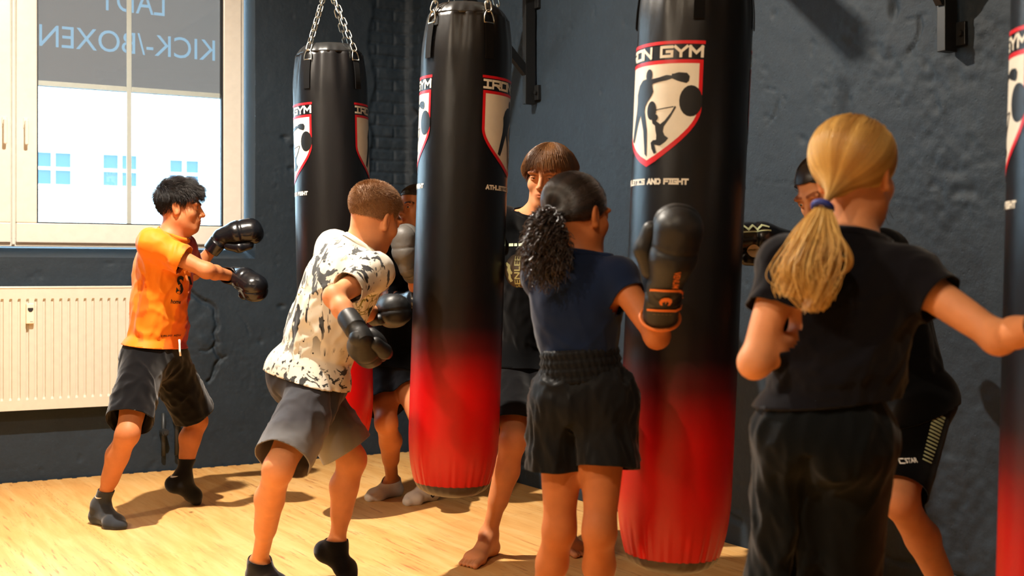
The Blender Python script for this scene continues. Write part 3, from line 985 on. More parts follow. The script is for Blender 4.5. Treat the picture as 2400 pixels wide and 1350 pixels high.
def bracket(label, y, zb, zarm, bagx, bagy):
    """wall post, arm and diagonal brace carrying one bag"""
    r = empty('bag_bracket', (WALL_X, y, zb)); tag(r, label, 'bracket', 'wall brackets for the punch bags')
    b = MB()
    b.box((-.072, -.018, 0), (-.012, .018, zarm - zb + .12), .002); b.build('post', M_BLACKSTEEL, r)
    for z0, z1 in ((.02, .10), (zarm - zb - .05, zarm - zb + .1)):
        b = MB(); b.box((-.018, -.055, z0), (.02, .055, z1), .002); pl = b.build('wall_plate', M_BLACKSTEEL, r)
        for s in (-1, 1):
            b = MB(); b.tube([(-.016, s * .04, (z0 + z1) / 2), (-.03, s * .04, (z0 + z1) / 2)], .011, 6); b.build('bolt', M_BLACKSTEEL, pl)
    end = Vector((bagx - WALL_X, bagy - y, zarm - zb + .03))
    b = MB(); b.obox((-.03, 0, zarm - zb + .03), end - Vector((.06, 0, 0)), .06, .05, bevel=.002); b.build('arm', M_BLACKSTEEL, r)
    b = MB(); b.obox((-.06, .0, .17), (end.x * .42, end.y * .42, zarm - zb + .02), .05, .03, bevel=.002); b.build('brace', M_BLACKSTEEL, r)
    return r

BAGS = {}
for key, label, a, ax_ in (
    ('a', 'black and red punch bag hanging nearest the window, left of the others', (773, 134, 5.9, 790, 1017, 4, 0), .36),
    ('b', 'black and red punch bag the boy in the white shirt is hitting', (1096, 48, 4.82, 1060, 1128, -12, 0), .52),
    ('c', 'black and red punch bag beside the girl with the curly ponytail', (1634, -57, 3.85, 1574, 1300, 45, 0), .42),
    ('d', 'black and red punch bag cut off by the right edge of the photo', (2560, -160, 2.95, 2517, 1440, -12, 0), .34)):
    BAGS[key] = punch_bag(label, *a[:6], ax_)
for key, lab, y, zb in (('a', 'black steel wall bracket left of the boy with brown fringe', 5.78, 2.06), ('b', 'black steel wall bracket hidden behind the punch bag by the curly haired girl', 4.38, 2.34),
                   ('c', 'black steel wall bracket at the top right of the photo', 2.975, 1.91), ('d', 'black steel wall bracket outside the right edge of the photo', 1.6, 1.9)):
    rt_, ap = BAGS[key]
    bpy.context.view_layer.update()
    w = rt_.matrix_world @ ap
    bracket(lab, y, zb, max(w.z + .092, zb + .45), w.x, w.y)
# ================================================================== implicit surfaces
class Sdf:
    """smooth union of round cones and ellipsoids"""
    def __init__(s): s.p = []
    def cone(s, a, b, ra, rb, k=.02, flat=None, bulge=0.0, op=1):
        s.p.append(('c', np.asarray(a, float), np.asarray(b, float), ra, rb, k, flat, bulge, op)); return s
    def ell(s, c, r, R=None, k=.02, op=1):
        s.p.append(('e', np.asarray(c, float), np.asarray(r, float), np.eye(3) if R is None else np.asarray(R, float), 0, k, None, 0, op)); return s
    def bounds(s, q):
        if q[0] == 'c':
            m = max(q[3], q[4]) + abs(q[7])
            if q[6]: m *= max(1, q[6][1])
            lo = np.minimum(q[1], q[2]) - m; hi = np.maximum(q[1], q[2]) + m
        else:
            e = np.sqrt(((q[3] * q[2]) ** 2).sum(1))
            lo = q[1] - e; hi = q[1] + e
        return lo, hi
    @staticmethod
    def dist(q, X, Y, Z):
        if q[0] == 'c':
            _, a, b, ra, rb, k, flat, bulge, op = q
            x, y, z = X - a[0], Y - a[1], Z - a[2]
            d = b - a
            if flat:
                fd = np.asarray(flat[0], float); ratio = flat[1]
                w = (1 / ratio - 1)
                dt = (x * fd[0] + y * fd[1] + z * fd[2]) * w
                x, y, z = x + dt * fd[0], y + dt * fd[1], z + dt * fd[2]
                d = d + fd * (d @ fd) * w
            L2 = d @ d + 1e-12
            h = np.clip((x * d[0] + y * d[1] + z * d[2]) / L2, 0, 1)
            r = ra + (rb - ra) * h
            if bulge: r = r + bulge * np.sin(np.pi * h)
            dd = np.sqrt((x - h * d[0]) ** 2 + (y - h * d[1]) ** 2 + (z - h * d[2]) ** 2) - r
            if flat and ratio < 1: dd = dd * (ratio * .5 + .5)
            return dd
        _, c, r, R, _, k, _, _, op = q
        x, y, z = X - c[0], Y - c[1], Z - c[2]
        u = [(x * R[0, i] + y * R[1, i] + z * R[2, i]) / r[i] for i in range(3)]
        k0 = np.sqrt(u[0] ** 2 + u[1] ** 2 + u[2] ** 2)
        k1 = np.sqrt((u[0] / r[0]) ** 2 + (u[1] / r[1]) ** 2 + (u[2] / r[2]) ** 2)
        return k0 * (k0 - 1) / np.maximum(k1, 1e-6)
    @staticmethod
    def comb(f, d, k, op):
        if op > 0:
            h = np.clip(k - np.abs(f - d), 0, None) / k
            return np.minimum(f, d) - h * h * k * .25
        d = -d
        h = np.clip(k - np.abs(f - d), 0, None) / k
        return np.maximum(f, d) + h * h * k * .25
    def at(s, pts):
        X, Y, Z = pts[:, 0], pts[:, 1], pts[:, 2]
        f = np.full(len(pts), .3)
        for q in s.p: f = s.comb(f, s.dist(q, X, Y, Z), q[5], q[8])
        return f
    def grid(s, xs, ys, zs):
        F = np.full((len(xs), len(ys), len(zs)), .1, np.float32)
        for q in s.p:
            lo, hi = s.bounds(q); m = .03 + q[5]
            i0, i1 = np.searchsorted(xs, lo[0] - m), np.searchsorted(xs, hi[0] + m)
            j0, j1 = np.searchsorted(ys, lo[1] - m), np.searchsorted(ys, hi[1] + m)
            k0, k1 = np.searchsorted(zs, lo[2] - m), np.searchsorted(zs, hi[2] + m)
            if i1 <= i0 or j1 <= j0 or k1 <= k0: continue
            X = xs[i0:i1, None, None].astype(np.float32); Y = ys[None, j0:j1, None].astype(np.float32); Z = zs[None, None, k0:k1].astype(np.float32)
            d = s.dist(q, X, Y, Z).astype(np.float32)
            sl = (slice(i0, i1), slice(j0, j1), slice(k0, k1))
            F[sl] = s.comb(F[sl], d, q[5], q[8])
        return F

EDGES = [((0,0,0),(1,0,0)),((0,1,0),(1,1,0)),((0,0,1),(1,0,1)),((0,1,1),(1,1,1)),
         ((0,0,0),(0,1,0)),((1,0,0),(1,1,0)),((0,0,1),(0,1,1)),((1,0,1),(1,1,1)),
         ((0,0,0),(0,0,1)),((1,0,0),(1,0,1)),((0,1,0),(0,1,1)),((1,1,0),(1,1,1))]
def nets(F, xs, ys, zs):
    S = F < 0
    n = np.array(F.shape) - 1
    cnt = np.zeros(n, np.int8)
    for a in (0, 1):
        for b in (0, 1):
            for c in (0, 1): cnt += S[a:a + n[0], b:b + n[1], c:c + n[2]]
    mask = (cnt > 0) & (cnt < 8)
    I, J, K = np.nonzero(mask)
    idx = np.full(n, -1, np.int32); idx[mask] = np.arange(len(I))
    acc = np.zeros((len(I), 3)); w = np.zeros(len(I))
    for A, B in EDGES:
        fa = F[I + A[0], J + A[1], K + A[2]]; fb = F[I + B[0], J + B[1], K + B[2]]
        cr = (fa < 0) != (fb < 0)
        t = np.where(cr, fa / np.where(fa == fb, 1, fa - fb), 0)
        pa = np.stack([xs[I + A[0]], ys[J + A[1]], zs[K + A[2]]], -1); pb = np.stack([xs[I + B[0]], ys[J + B[1]], zs[K + B[2]]], -1)
        acc += np.where(cr[:, None], pa + (pb - pa) * t[:, None], 0); w += cr
    V = acc / np.maximum(w, 1)[:, None]
    Q = []
    for ax in range(3):
        u, v = [(1, 2), (2, 0), (0, 1)][ax]
        s0 = S.take(range(0, S.shape[ax] - 1), ax); s1 = S.take(range(1, S.shape[ax]), ax)
        ch = s0 != s1
        I, J, K = np.nonzero(ch)
        P_ = np.stack([I, J, K], -1)
        ok = (P_[:, u] > 0) & (P_[:, v] > 0) & (P_[:, u] < n[u]) & (P_[:, v] < n[v])
        P_ = P_[ok]; flip = s0[I[ok], J[ok], K[ok]]
        def cid(du, dv):
            q = P_.copy(); q[:, u] -= du; q[:, v] -= dv
            return idx[q[:, 0], q[:, 1], q[:, 2]]
        quad = np.stack([cid(0, 0), cid(1, 0), cid(1, 1), cid(0, 1)], -1)
        quad[~flip] = quad[~flip][:, ::-1]
        Q.append(quad)
    Q = np.concatenate(Q)
    Q = Q[(Q >= 0).all(1)]
    return V, Q

def axis_pts(lo, hi, coarse, fine=()):
    """sample positions, denser inside the (a,b,step) intervals"""
    out = [lo]
    while out[-1] < hi:
        st = coarse
        for a, b, s_ in fine:
            if a - coarse <= out[-1] < b: st = min(st, s_)
        out.append(out[-1] + st)
    return np.array(out)

def lap(V, Q, it=1, lam=.5):
    n = len(V)
    E = np.concatenate([Q[:, [0, 1]], Q[:, [1, 2]], Q[:, [2, 3]], Q[:, [3, 0]]])
    E = np.concatenate([E, E[:, ::-1]])
    deg = np.bincount(E[:, 0], minlength=n)
    for _ in range(it):
        s = np.stack([np.bincount(E[:, 0], V[E[:, 1], c], minlength=n) for c in range(3)], -1) / np.maximum(deg, 1)[:, None]
        V = V + lam * (s - V)
    return V

def sdf_mesh(S, step, pad=.03, fine=None, it=1, lo=None, hi=None):
    bl = [S.bounds(q) for q in S.p if q[8] > 0]
    l = np.min([b[0] for b in bl], 0) - pad; h = np.max([b[1] for b in bl], 0) + pad
    if lo is not None: l = np.maximum(l, lo)
    if hi is not None: h = np.minimum(h, hi)
    ax = [axis_pts(l[i], h[i], step, [(f[0][i], f[1][i], f[2]) for f in (fine or [])]) for i in range(3)]
    F = S.grid(*ax)
    V, Q = nets(F, *ax)
    return lap(V, Q, it), Q

def vnormals(V, Q):
    a = V[Q[:, 2]] - V[Q[:, 0]]; b = V[Q[:, 3]] - V[Q[:, 1]]
    fn = np.cross(a, b); N = np.zeros_like(V)
    for c in range(Q.shape[1]):
        for k in range(3): N[:, k] += np.bincount(Q[:, c], fn[:, k], minlength=len(V))
    return N / np.maximum(np.linalg.norm(N, axis=1), 1e-12)[:, None]

def cut(V, Q, planes, keep=None):
    """planes: (co, outward normal, region or None): trims what lies outward of each plane, only where region(points) holds"""
    bm = bmesh.new()
    vs = [bm.verts.new(v) for v in V]
    for q in Q:
        try: bm.faces.new([vs[i] for i in q])
        except ValueError: pass
    for co, no, reg in planes:
        bm.verts.index_update()
        if reg is None: fs = bm.faces[:]
        else:
            ok = reg(np.array([v.co[:] for v in bm.verts]))
            fs = [f for f in bm.faces if all(ok[v.index] for v in f.verts)]
        if not fs: continue
        es = {e for f in fs for e in f.edges}; ve = {v for f in fs for v in f.verts}
        bmesh.ops.bisect_plane(bm, geom=list(ve) + list(es) + fs, plane_co=Vector(co), plane_no=Vector(no), dist=1e-5, clear_outer=False)
        bm.faces.ensure_lookup_table()
        n_ = np.array(nrm(no)); c0 = np.asarray(co)
        M = np.array([f.calc_center_median()[:] for f in bm.faces])
        out = ((M - c0) @ n_) > 0
        if reg is not None: out &= reg(M)
        bmesh.ops.delete(bm, geom=[f for f, o in zip(bm.faces[:], out) if o], context='FACES')
    # one island: the one nearest to `keep`, else the largest
    seen = set(); isls = []
    for f in bm.faces:
        if f in seen: continue
        st = [f]; seen.add(f); isl = []
        while st:
            g = st.pop(); isl.append(g)
            for e in g.edges:
                for h in e.link_faces:
                    if h not in seen: seen.add(h); st.append(h)
        isls.append(isl)
    if keep is None: best = max(isls, key=len)
    else:
        kv = Vector(keep)
        best = min((i for i in isls if len(i) > 60), key=lambda i: min((f.calc_center_median() - kv).length for f in i[::3]))
    kp = set(best)
    bmesh.ops.delete(bm, geom=[f for f in bm.faces if f not in kp], context='FACES')
    bmesh.ops.delete(bm, geom=[v for v in bm.verts if not v.link_faces], context='VERTS')
    bmesh.ops.triangulate(bm, faces=[f for f in bm.faces if len(f.verts) > 4])
    bm.verts.index_update()
    V2 = np.array([v.co[:] for v in bm.verts]); q4 = [[v.index for v in f.verts] for f in bm.faces if len(f.verts) == 4]; q3 = [[v.index for v in f.verts] for f in bm.faces if len(f.verts) == 3]
    bm.free()
    return V2, q4, q3

def near_axis(a, b, r, not_in=None, d0=.0):
    """region: within r of the line a-b (beyond b too), and outside the given surface"""
    a = np.asarray(a); ax = nrm(np.asarray(b) - a)
    def reg(P_):
        q = P_ - a; t_ = np.clip(q @ ax, 0, None)
        ok = np.linalg.norm(q - t_[:, None] * ax, axis=1) < r
        if not_in is not None: ok &= not_in.at(P_) > d0
        return ok
    return reg

def ball(c, r):
    c = np.asarray(c)
    return lambda P_: np.linalg.norm(P_ - c, axis=1) < r

# ================================================================== people: materials
def skin_mat(name, col):
    t = NT(name)
    v = t.co('Object')
    a = t.n('ShaderNodeVertexColor'); a.layer_name = 'tint'
    n1 = t.noise(v, 22, 4)
    c = t.ramp(n1, [(.3, tuple(x * .92 for x in col[:3]) + (1,)), (.7, tuple(min(1, x * 1.06) for x in col[:3]) + (1,))])
    c = t.mix(1.0, c, a.outputs[0], 'MULTIPLY')
    t.base(c)
    t.p(Roughness=.55); t.b.inputs['Specular IOR Level'].default_value = .28
    t.b.inputs['Subsurface Weight'].default_value = .12
    t.b.inputs['Subsurface Radius'].default_value = (1.0, .35, .2)
    t.b.inputs['Subsurface Scale'].default_value = .008
    t.bump(t.noise(v, 500, 3), .12, .0008)
    return t.m

def hair_mat(name, dark, light, scale=60, rough=.42):
    t = NT(name)
    a = t.n('ShaderNodeVertexColor'); a.layer_name = 'tint'
    sp = t.n('ShaderNodeSeparateColor'); t.set(sp.inputs[0], a.outputs[0])
    t.base(t.mix(sp.outputs[0], dark, light))
    t.p(Roughness=rough); t.b.inputs['Specular IOR Level'].default_value = .5
    t.b.inputs['Anisotropic'].default_value = .3
    return t.m

def strands_mesh(name, S, r0, r1, mat, parent, shade=None, sides=3):
    """S (N,n,3) polylines -> one tapered mesh"""
    N, n, _ = S.shape
    T = np.gradient(S, axis=1); T /= np.maximum(np.linalg.norm(T, axis=2, keepdims=True), 1e-9)
    A = np.zeros_like(S)                                        # side vector carried along each strand without twisting
    t0 = T[:, 0]
    cur = np.cross(t0, np.where(np.abs(t0[:, 2:3]) < .8, np.array([0, 0, 1.0]), np.array([1.0, 0, 0])))
    for i in range(n):
        cur = cur - T[:, i] * (cur * T[:, i]).sum(1, keepdims=True)
        cur = cur / np.maximum(np.linalg.norm(cur, axis=1, keepdims=True), 1e-9)
        A[:, i] = cur
    B = np.cross(T, A)
    rr = np.linspace(0, 1, n); rr = (r0 + (r1 - r0) * rr ** 1.5)[None, :, None]
    V = np.stack([S + rr * (A * math.cos(2 * math.pi * k / sides) + B * math.sin(2 * math.pi * k / sides)) for k in range(sides)], 2)  # N,n,sides,3
    base = (np.arange(N)[:, None, None] * n + np.arange(n - 1)[None, :, None]) * sides + np.arange(sides)[None, None, :]
    nxt = (np.arange(N)[:, None, None] * n + np.arange(n - 1)[None, :, None]) * sides + (np.arange(sides)[None, None, :] + 1) % sides
    F = np.stack([base, nxt, nxt + sides, base + sides], -1).reshape(-1, 4)
    sh = RNG.uniform(0, 1, N) if shade is None else shade
    col = np.repeat(sh, n * sides)[:, None] * np.ones((1, 3))
    return mesh_np(name, V.reshape(-1, 3), F, mat, parent, True, col)

# ================================================================== rig
def frame_of(fwd, up=(0, 0, 1)):
    """columns: right, forward, up"""
    u = nrm(up); f = np.asarray(fwd, float); f = nrm(f - u * (f @ u)); r = np.cross(f, u)
    return np.stack([r, f, u], 1)

def ray_len(S, px, py, L, sign):
    """point on the ray through the photo position at distance L of S; sign -1 nearer, +1 farther"""
    a = (px - 1200) / FPX; b = -(py - HORY) / FPX
    r = np.array((a, 1.0, b)); o = np.array((0, 0, CAMH))
    q = S - o
    A = r @ r; Bq = r @ q; Cq = q @ q - L * L
    disc = Bq * Bq - A * Cq
    t = Bq / A if disc < 0 else (Bq + sign * math.sqrt(disc)) / A
    return o + r * t

class Person:
    """all joints in view-aligned metres; meshes are parented to a root standing on the floor"""
    def __init__(s, label, h, base_px, d, skin, build=1.0):
        s.s = h / 1.70; s.b = build
        c = C(base_px, HORY, d)
        s.base = np.array((c[0], d, 0.0))
        s.root = empty('person', c2r(s.base), -TH)
        tag(s.root, label, 'person')
        s.skin = skin
        s.S = Sdf(); s.fine = []
    def loc(s, V): return np.asarray(V) - s.base

def add_head(p, o, fwd, up, k=1.0, ear=1.0, lid=.0042, fine=.0031, nose=1.0):
    """o: point between the ears at eye level"""
    R = frame_of(fwd, up); p.HR = R; p.HO = np.asarray(o, float); p.hk = k
    g = lambda *v: p.HO + R @ (np.array(v) * k)
    S = p.S
    S.ell(g(0, -.014, .036), np.array((.075, .097, .078)) * k, R, .02)
    S.ell(g(0, .034, -.035), np.array((.060, .054, .080)) * k, R, .03)
    S.ell(g(0, .060, -.097), np.array((.027, .026, .020)) * k, R, .028)       # chin
    for sx in (-1, 1):
        S.cone(g(sx * .050, .008, -.062), g(sx * .018, .068, -.101), .015 * k, .013 * k, .03)   # jaw line
        S.ell(g(sx * .040, .058, -.030), np.array((.024, .022, .022)) * k, R, .03)  # cheek
        S.ell(g(sx * .033, .083, .018), np.array((.024, .012, .010)) * k, R, .018)  # brow
    for sx in (-1, 1):
        S.ell(g(sx * .032, .100, -.001), np.array((.019, .016, .0125)) * k, R, .014, -1)  # socket
        S.ell(g(sx * .032, .0765, .0), np.array((.0168, .0166, .0150)) * k, R, .006)       # lids over the eyeball
        S.ell(g(sx * .032, .0935, -.0008 - (.0042 - lid) * .8), np.array((.0125, .009, lid)) * k, R, .003, -1)
    S.cone(g(0, .084, .012), g(0, .105 + .004 * nose, -.033), .0075 * k * nose, .0100 * k * nose, .012)   # nose
    for sx in (-1, 1):
        S.ell(g(sx * .0115, .098, -.0375), np.array((.0075, .009, .0068)) * k, R, .008)
        S.ell(g(sx * .0062, .1035, -.0455), np.array((.0036, .005, .0032)) * k, R, .004, -1)
    S.ell(g(0, .078, -.064), np.array((.030, .020, .022)) * k, R, .02)        # muzzle
    S.cone(g(-.018, .0875, -.0635), g(.018, .0875, -.0635), .0042 * k, .0042 * k, .006)
    S.ell(g(0, .0945, -.0620), np.array((.014, .0060, .0046)) * k, R, .006)
    S.ell(g(0, .0930, -.0720), np.array((.0145, .0065, .0052)) * k, R, .006)
    S.ell(g(0, .1005, -.0672), np.array((.019, .006, .0012)) * k, R, .003, -1)
    for sx in (-1, 1):                                                        # ears
        q = math.radians(16)
        Re = R @ np.array(((math.cos(sx * .35), -math.sin(sx * .35), 0), (math.sin(sx * .35), math.cos(sx * .35), 0), (0, 0, 1))) @ np.array(((1, 0, 0), (0, math.cos(q), -math.sin(q)), (0, math.sin(q), math.cos(q))))
        S.ell(g(sx * .078, -.004, -.006), np.array((.0095, .0185, .031)) * k * ear, Re, .006)
        S.ell(g(sx * .087, -.000, -.003), np.array((.0075, .0105, .019)) * k * ear, Re, .005, -1)
        S.ell(g(sx * .080, -.001, -.033), np.array((.006, .008, .008)) * k * ear, R, .005)
    m = .13 * k
    p.fine.append((p.HO - np.array((m, m, .14 * k)), p.HO + np.array((m, m, .13 * k)), fine))
    p.hg = g

def head_tint(p, V, lip=(.86, .62, .62), brow=None):
    """natural colour of lips, brows and lashes in head coordinates"""
    q = ((V - p.HO) @ p.HR) / p.hk
    col = np.ones((len(V), 3), np.float32)
    x, y, z = np.abs(q[:, 0]), q[:, 1], q[:, 2]
    lipw = np.clip(1.15 - np.hypot(x / .023, (z + .0675) / .0105), 0, 1) * 3.0
    lipw = np.clip(lipw, 0, 1) * (y > .08)
    for i in range(3): col[:, i] = col[:, i] * (1 - lipw) + lip[i] * lipw
    if brow is not None:
        zc = .021 + .006 * np.clip((x - .012) / .03, 0, 1) - .010 * np.clip((x - .038) / .02, 0, 1)
        bw = np.clip(1.3 - np.hypot(np.clip(np.abs(x - .031) - .016, 0, 1) / .006, (z - zc) / .0048), 0, 1)
        bw = np.clip(bw * 1.6, 0, 1) * (y > .05)
        lash = np.clip(1.3 - np.hypot((x - .032) / .016, (z - .0105 + 20 * (x - .032) ** 2) / .0022), 0, 1) * (y > .06)
        bw = np.maximum(bw, np.clip(lash * 1.2, 0, .85))
        for i in range(3): col[:, i] = col[:, i] * (1 - bw) + brow[i] * bw
    return col

def eyes(p, iris=(.05, .03, .02), look=(0, 1, 0)):
    for sx in (-1, 1):
        c = p.loc(p.hg(sx * .032, .0768, 0)); r = .0128 * p.hk
        lk = p.HR @ nrm(look)
        b = MB()
        bmesh.ops.create_uvsphere(b.bm, u_segments=24, v_segments=16, radius=r)
        rot = Vector(lk).to_track_quat('Z', 'Y').to_matrix()
        for v in b.bm.verts: v.co = rot @ v.co + Vector(c) + Vector(lk) * .0004
        o = b.build('eye', M_EYE, p.root, True)
        V = np.array([v.co[:] for v in o.data.vertices]) - (np.array(c) + lk * .0004)
        cs = (V / r) @ lk
        col = np.ones((len(V), 4), np.float32)
        col[:, :3] = (.80, .78, .76)
        col[cs > .885, :3] = iris; col[cs > .97, :3] = (.01, .01, .01)
        a = o.data.color_attributes.new('tint', 'FLOAT_COLOR', 'POINT'); a.data.foreach_set('color', col.ravel())

t = NT('eyeball')
a = t.n('ShaderNodeVertexColor'); a.layer_name = 'tint'; t.base(a.outputs[0]); t.p(Roughness=.12)
M_EYE = t.m

def torso(p, pelvis, chest, neck, fwd_p, fwd_c, sh_w=.165, hip_w=.085, sh_drop=.0, bust=0.0, waist=.105):
    """pelvis centre (hip joint level), chest centre, base of the neck"""
    s, b = p.s, p.b
    S = p.S
    pelvis, chest, neck = map(np.asarray, (pelvis, chest, neck))
    up = nrm(neck - chest); ups = nrm(chest - pelvis)
    Rp = frame_of(fwd_p, ups); Rc = frame_of(fwd_c, nrm(neck - pelvis) * .5 + up * .5)
    p.pelvis, p.chest, p.neck, p.Rp, p.Rc = pelvis, chest, neck, Rp, Rc
    p.hips = {'L': pelvis - Rp[:, 0] * hip_w * s, 'R': pelvis + Rp[:, 0] * hip_w * s}
    shc = neck - Rc[:, 2] * (.055 * s + sh_drop) - Rc[:, 1] * .012
    p.shc = shc
    p.sh = {'L': shc - Rc[:, 0] * sh_w * s, 'R': shc + Rc[:, 0] * sh_w * s}
    fp = (Rp[:, 1], .82); fc = (Rc[:, 1], .70)
    S.cone(pelvis - Rp[:, 0] * .075 * s, pelvis + Rp[:, 0] * .075 * s, .092 * s * b, .092 * s * b, .06)
    for q in (-1, 1): S.ell(pelvis + Rp @ (np.array((q * .055, -.050, -.01)) * s), np.array((.072, .065, .080)) * s * b, Rp, .05)
    S.cone(pelvis + ups * .07 * s, pelvis * .38 + chest * .62, (waist + .012) * s * b, (waist + .014) * s * b, .06, fp)
    S.ell(chest, np.array((.142, .098, .165)) * s * b, Rc, .06)
    S.ell(chest + Rc @ (np.array((0, -.02, .09)) * s), np.array((.13, .075, .10)) * s * b, Rc, .06)
    if bust:
        for q in (-1, 1): S.ell(chest + Rc @ (np.array((q * .065, .075, .02)) * s), np.array((.05, .045, .05)) * s * bust, Rc, .05)
    for q in 'LR':
        S.cone(neck - Rc[:, 2] * .03 * s, p.sh[q] + Rc[:, 2] * .012 * s, .048 * s, .044 * s * b, .05)
        S.cone(chest + Rc @ (np.array((-.07 if q == 'L' else .07, 0, .07)) * s), p.sh[q], .07 * s * b, .05 * s * b, .05)

def neck_to_head(p, r=.054):
    k = p.hk
    S = p.S
    a = p.neck - p.Rc[:, 2] * .03 * p.s; b = p.hg(0, -.022, -.055)
    S.cone(a, b, (r + .005) * k, r * k * .98, .055)
    S.cone(p.neck - p.Rc[:, 2] * .03 * p.s + p.Rc[:, 1] * .02, p.hg(0, .02, -.075), .035 * k, .036 * k, .05)

def arm(p, side, el, wr, ex=None, up_len=.285, fo_len=.245, m=1.0, hand=None):
    """el, wr: (px, py, sign) or 3-D point"""
    s = p.s; b = p.b * m
    sh = p.sh[side]
    E = ray_len(sh, el[0], el[1], up_len * s, el[2]) if not isinstance(el, np.ndarray) else el
    Wp = ray_len(E, wr[0], wr[1], fo_len * s, wr[2]) if not isinstance(wr, np.ndarray) else wr
    S = p.S
    S.ell(sh + (E - sh) * .06, np.array((.053, .053, .055)) * s * b, None, .04)
    S.cone(sh, E, .047 * s * b, .037 * s * b, .03, bulge=.004 * s)
    S.ell(E, np.array((.034, .034, .034)) * s * b, None, .02)
    mid = E + (Wp - E) * .30
    S.cone(E, mid, .035 * s * b, .0375 * s * b, .03); S.cone(mid, Wp, .0375 * s * b, .027 * s * b, .02)
    ax = nrm(Wp - E)
    if hand is not None: ax = nrm(np.asarray(hand[1]) - Wp) if isinstance(hand, tuple) and hand[0] == 'to' else nrm(hand)
    S.cone(Wp, Wp + ax * .085 * s, .024 * s, .030 * s, .02)                    # the fist inside the glove
    p.ga = getattr(p, 'ga', {}); p.ga[side] = ax
    p.el = getattr(p, 'el', {}); p.wr = getattr(p, 'wr', {})
    p.el[side] = E; p.wr[side] = Wp
    return E, Wp

def leg(p, side, kn, an, heel, toe, th_len=.425, sh_len=.405, m=1.0, bare=False, calf=None):
    """heel/toe: 3-D points of the sole; kn/an: (px,py,sign) or points"""
    s = p.s; b = p.b * m
    hp = p.hips[side]
    K = ray_len(hp, kn[0], kn[1], th_len * s, kn[2]) if not isinstance(kn, np.ndarray) else kn
    heel = np.asarray(heel, float); toe = np.asarray(toe, float)
    fd = nrm(toe - heel); fd_h = nrm(fd * np.array((1, 1, 0)))
    if isinstance(an, np.ndarray): A_ = an
    elif an is None: A_ = heel + fd * .055 * s + nrm(np.cross(np.cross(fd, (0, 0, 1)), fd)) * .085 * s
    else: A_ = ray_len(K, an[0], an[1], sh_len * s, an[2])
    S = p.S
    S.cone(hp, K, .083 * s * b, .054 * s * b, .05, bulge=.004 * s)
    S.ell(K, np.array((.053, .053, .056)) * s * b, None, .03)
    shd = nrm(A_ - K)
    back = -fd_h; back = nrm(back - shd * (back @ shd))
    c0 = K + (A_ - K) * .08 + back * .006 * s; c1 = K + (A_ - K) * .33 + back * .018 * s; c2 = K + (A_ - K) * .62 + back * .008 * s
    S.cone(c0, c1, .045 * s * b, .052 * s * b, .03); S.cone(c1, c2, .052 * s * b, .040 * s * b, .03)
    S.cone(K + (A_ - K) * .05, A_, .044 * s * b, .033 * s * b, .03)
    # foot
    side_v = np.cross(fd, (0, 0, 1)); side_v = nrm(side_v)        # to the right of the foot
    upv = nrm(np.cross(side_v, fd))
    inner = -1 if side == 'R' else 1
    L = np.linalg.norm(toe - heel)
    f = lambda u, r_, h_: heel + fd * L * u + side_v * r_ * s + upv * h_ * s
    S.ell(f(.10, 0, .034), np.array((.030, .038, .034)) * s, np.stack([side_v, fd, upv], 1), .02)
    S.cone(A_, f(.14, 0, .04), .034 * s, .032 * s, .02)
    S.cone(A_ + fd * .006, f(.55, inner * .006, .040), .034 * s, .028 * s, .03)
    S.cone(f(.15, 0, .030), f(.70, 0, .026), .028 * s, .030 * s, .03, (upv, .85))
    if toe[2] > -.5 and heel[2] > toe[2] + .02:                    # raised heel: toes stay flat
        fdt = fd_h
    else: fdt = fd
    ball = f(.70, 0, .022)
    S.cone(ball - side_v * .022 * s, ball + side_v * .022 * s, .024 * s, .023 * s, .03)
    if bare:
        for i in range(5):
            t_ = (i - 2) / 2 * -inner
            big = i == 0
            st = ball + side_v * (-inner * (-.034 + .017 * i)) * s * 1.0
            st = ball + side_v * inner * (.034 - .0165 * i) * s
            ln = (1.0 - .10 * i - (.0 if i else 0)) * L * .26
            en = st + fdt * ln + side_v * inner * (-.002 * i) * s
            st = st + fdt * L * .06
            st[2] = max(st[2], .017 * s); en[2] = (.013 if big else .0105) * s + toe[2]
            S.cone(st, en, (.0145 if big else .0105) * s, (.0125 if big else .0088) * s, .005)
        c_ = (ball + toe) / 2
        p.fine.append((c_ - np.array((.09, .09, .06)), c_ + np.array((.09, .09, .05)), .0033))
    else:
        tip = toe - fdt * .022 * s; tip[2] = max(toe[2], 0) + .018 * s
        S.cone(ball - side_v * .018 * s, tip - side_v * .012 * s, .022 * s, .018 * s, .02)
        S.cone(ball + side_v * .018 * s, tip + side_v * .012 * s - fdt * .012 * (1 if inner < 0 else 1), .022 * s, .016 * s, .02)
    p.kn = getattr(p, 'kn', {}); p.an = getattr(p, 'an', {}); p.ft = getattr(p, 'ft', {})
    p.kn[side] = K; p.an[side] = A_; p.ft[side] = (heel, toe, fd, side_v, upv, L)
    return K, A_

def build_body(p, brow=(.25, .2, .18), lip=(.86, .62, .62), step=.0075):
    V, Q = sdf_mesh(p.S, step, fine=p.fine, it=1)
    # feet rest on the floor
    V[:, 2] = np.maximum(V[:, 2], .001)
    col = head_tint(p, V, lip, brow)
    o = mesh_np('body', p.loc(V), Q, p.skin, p.root, True, col)
    return o

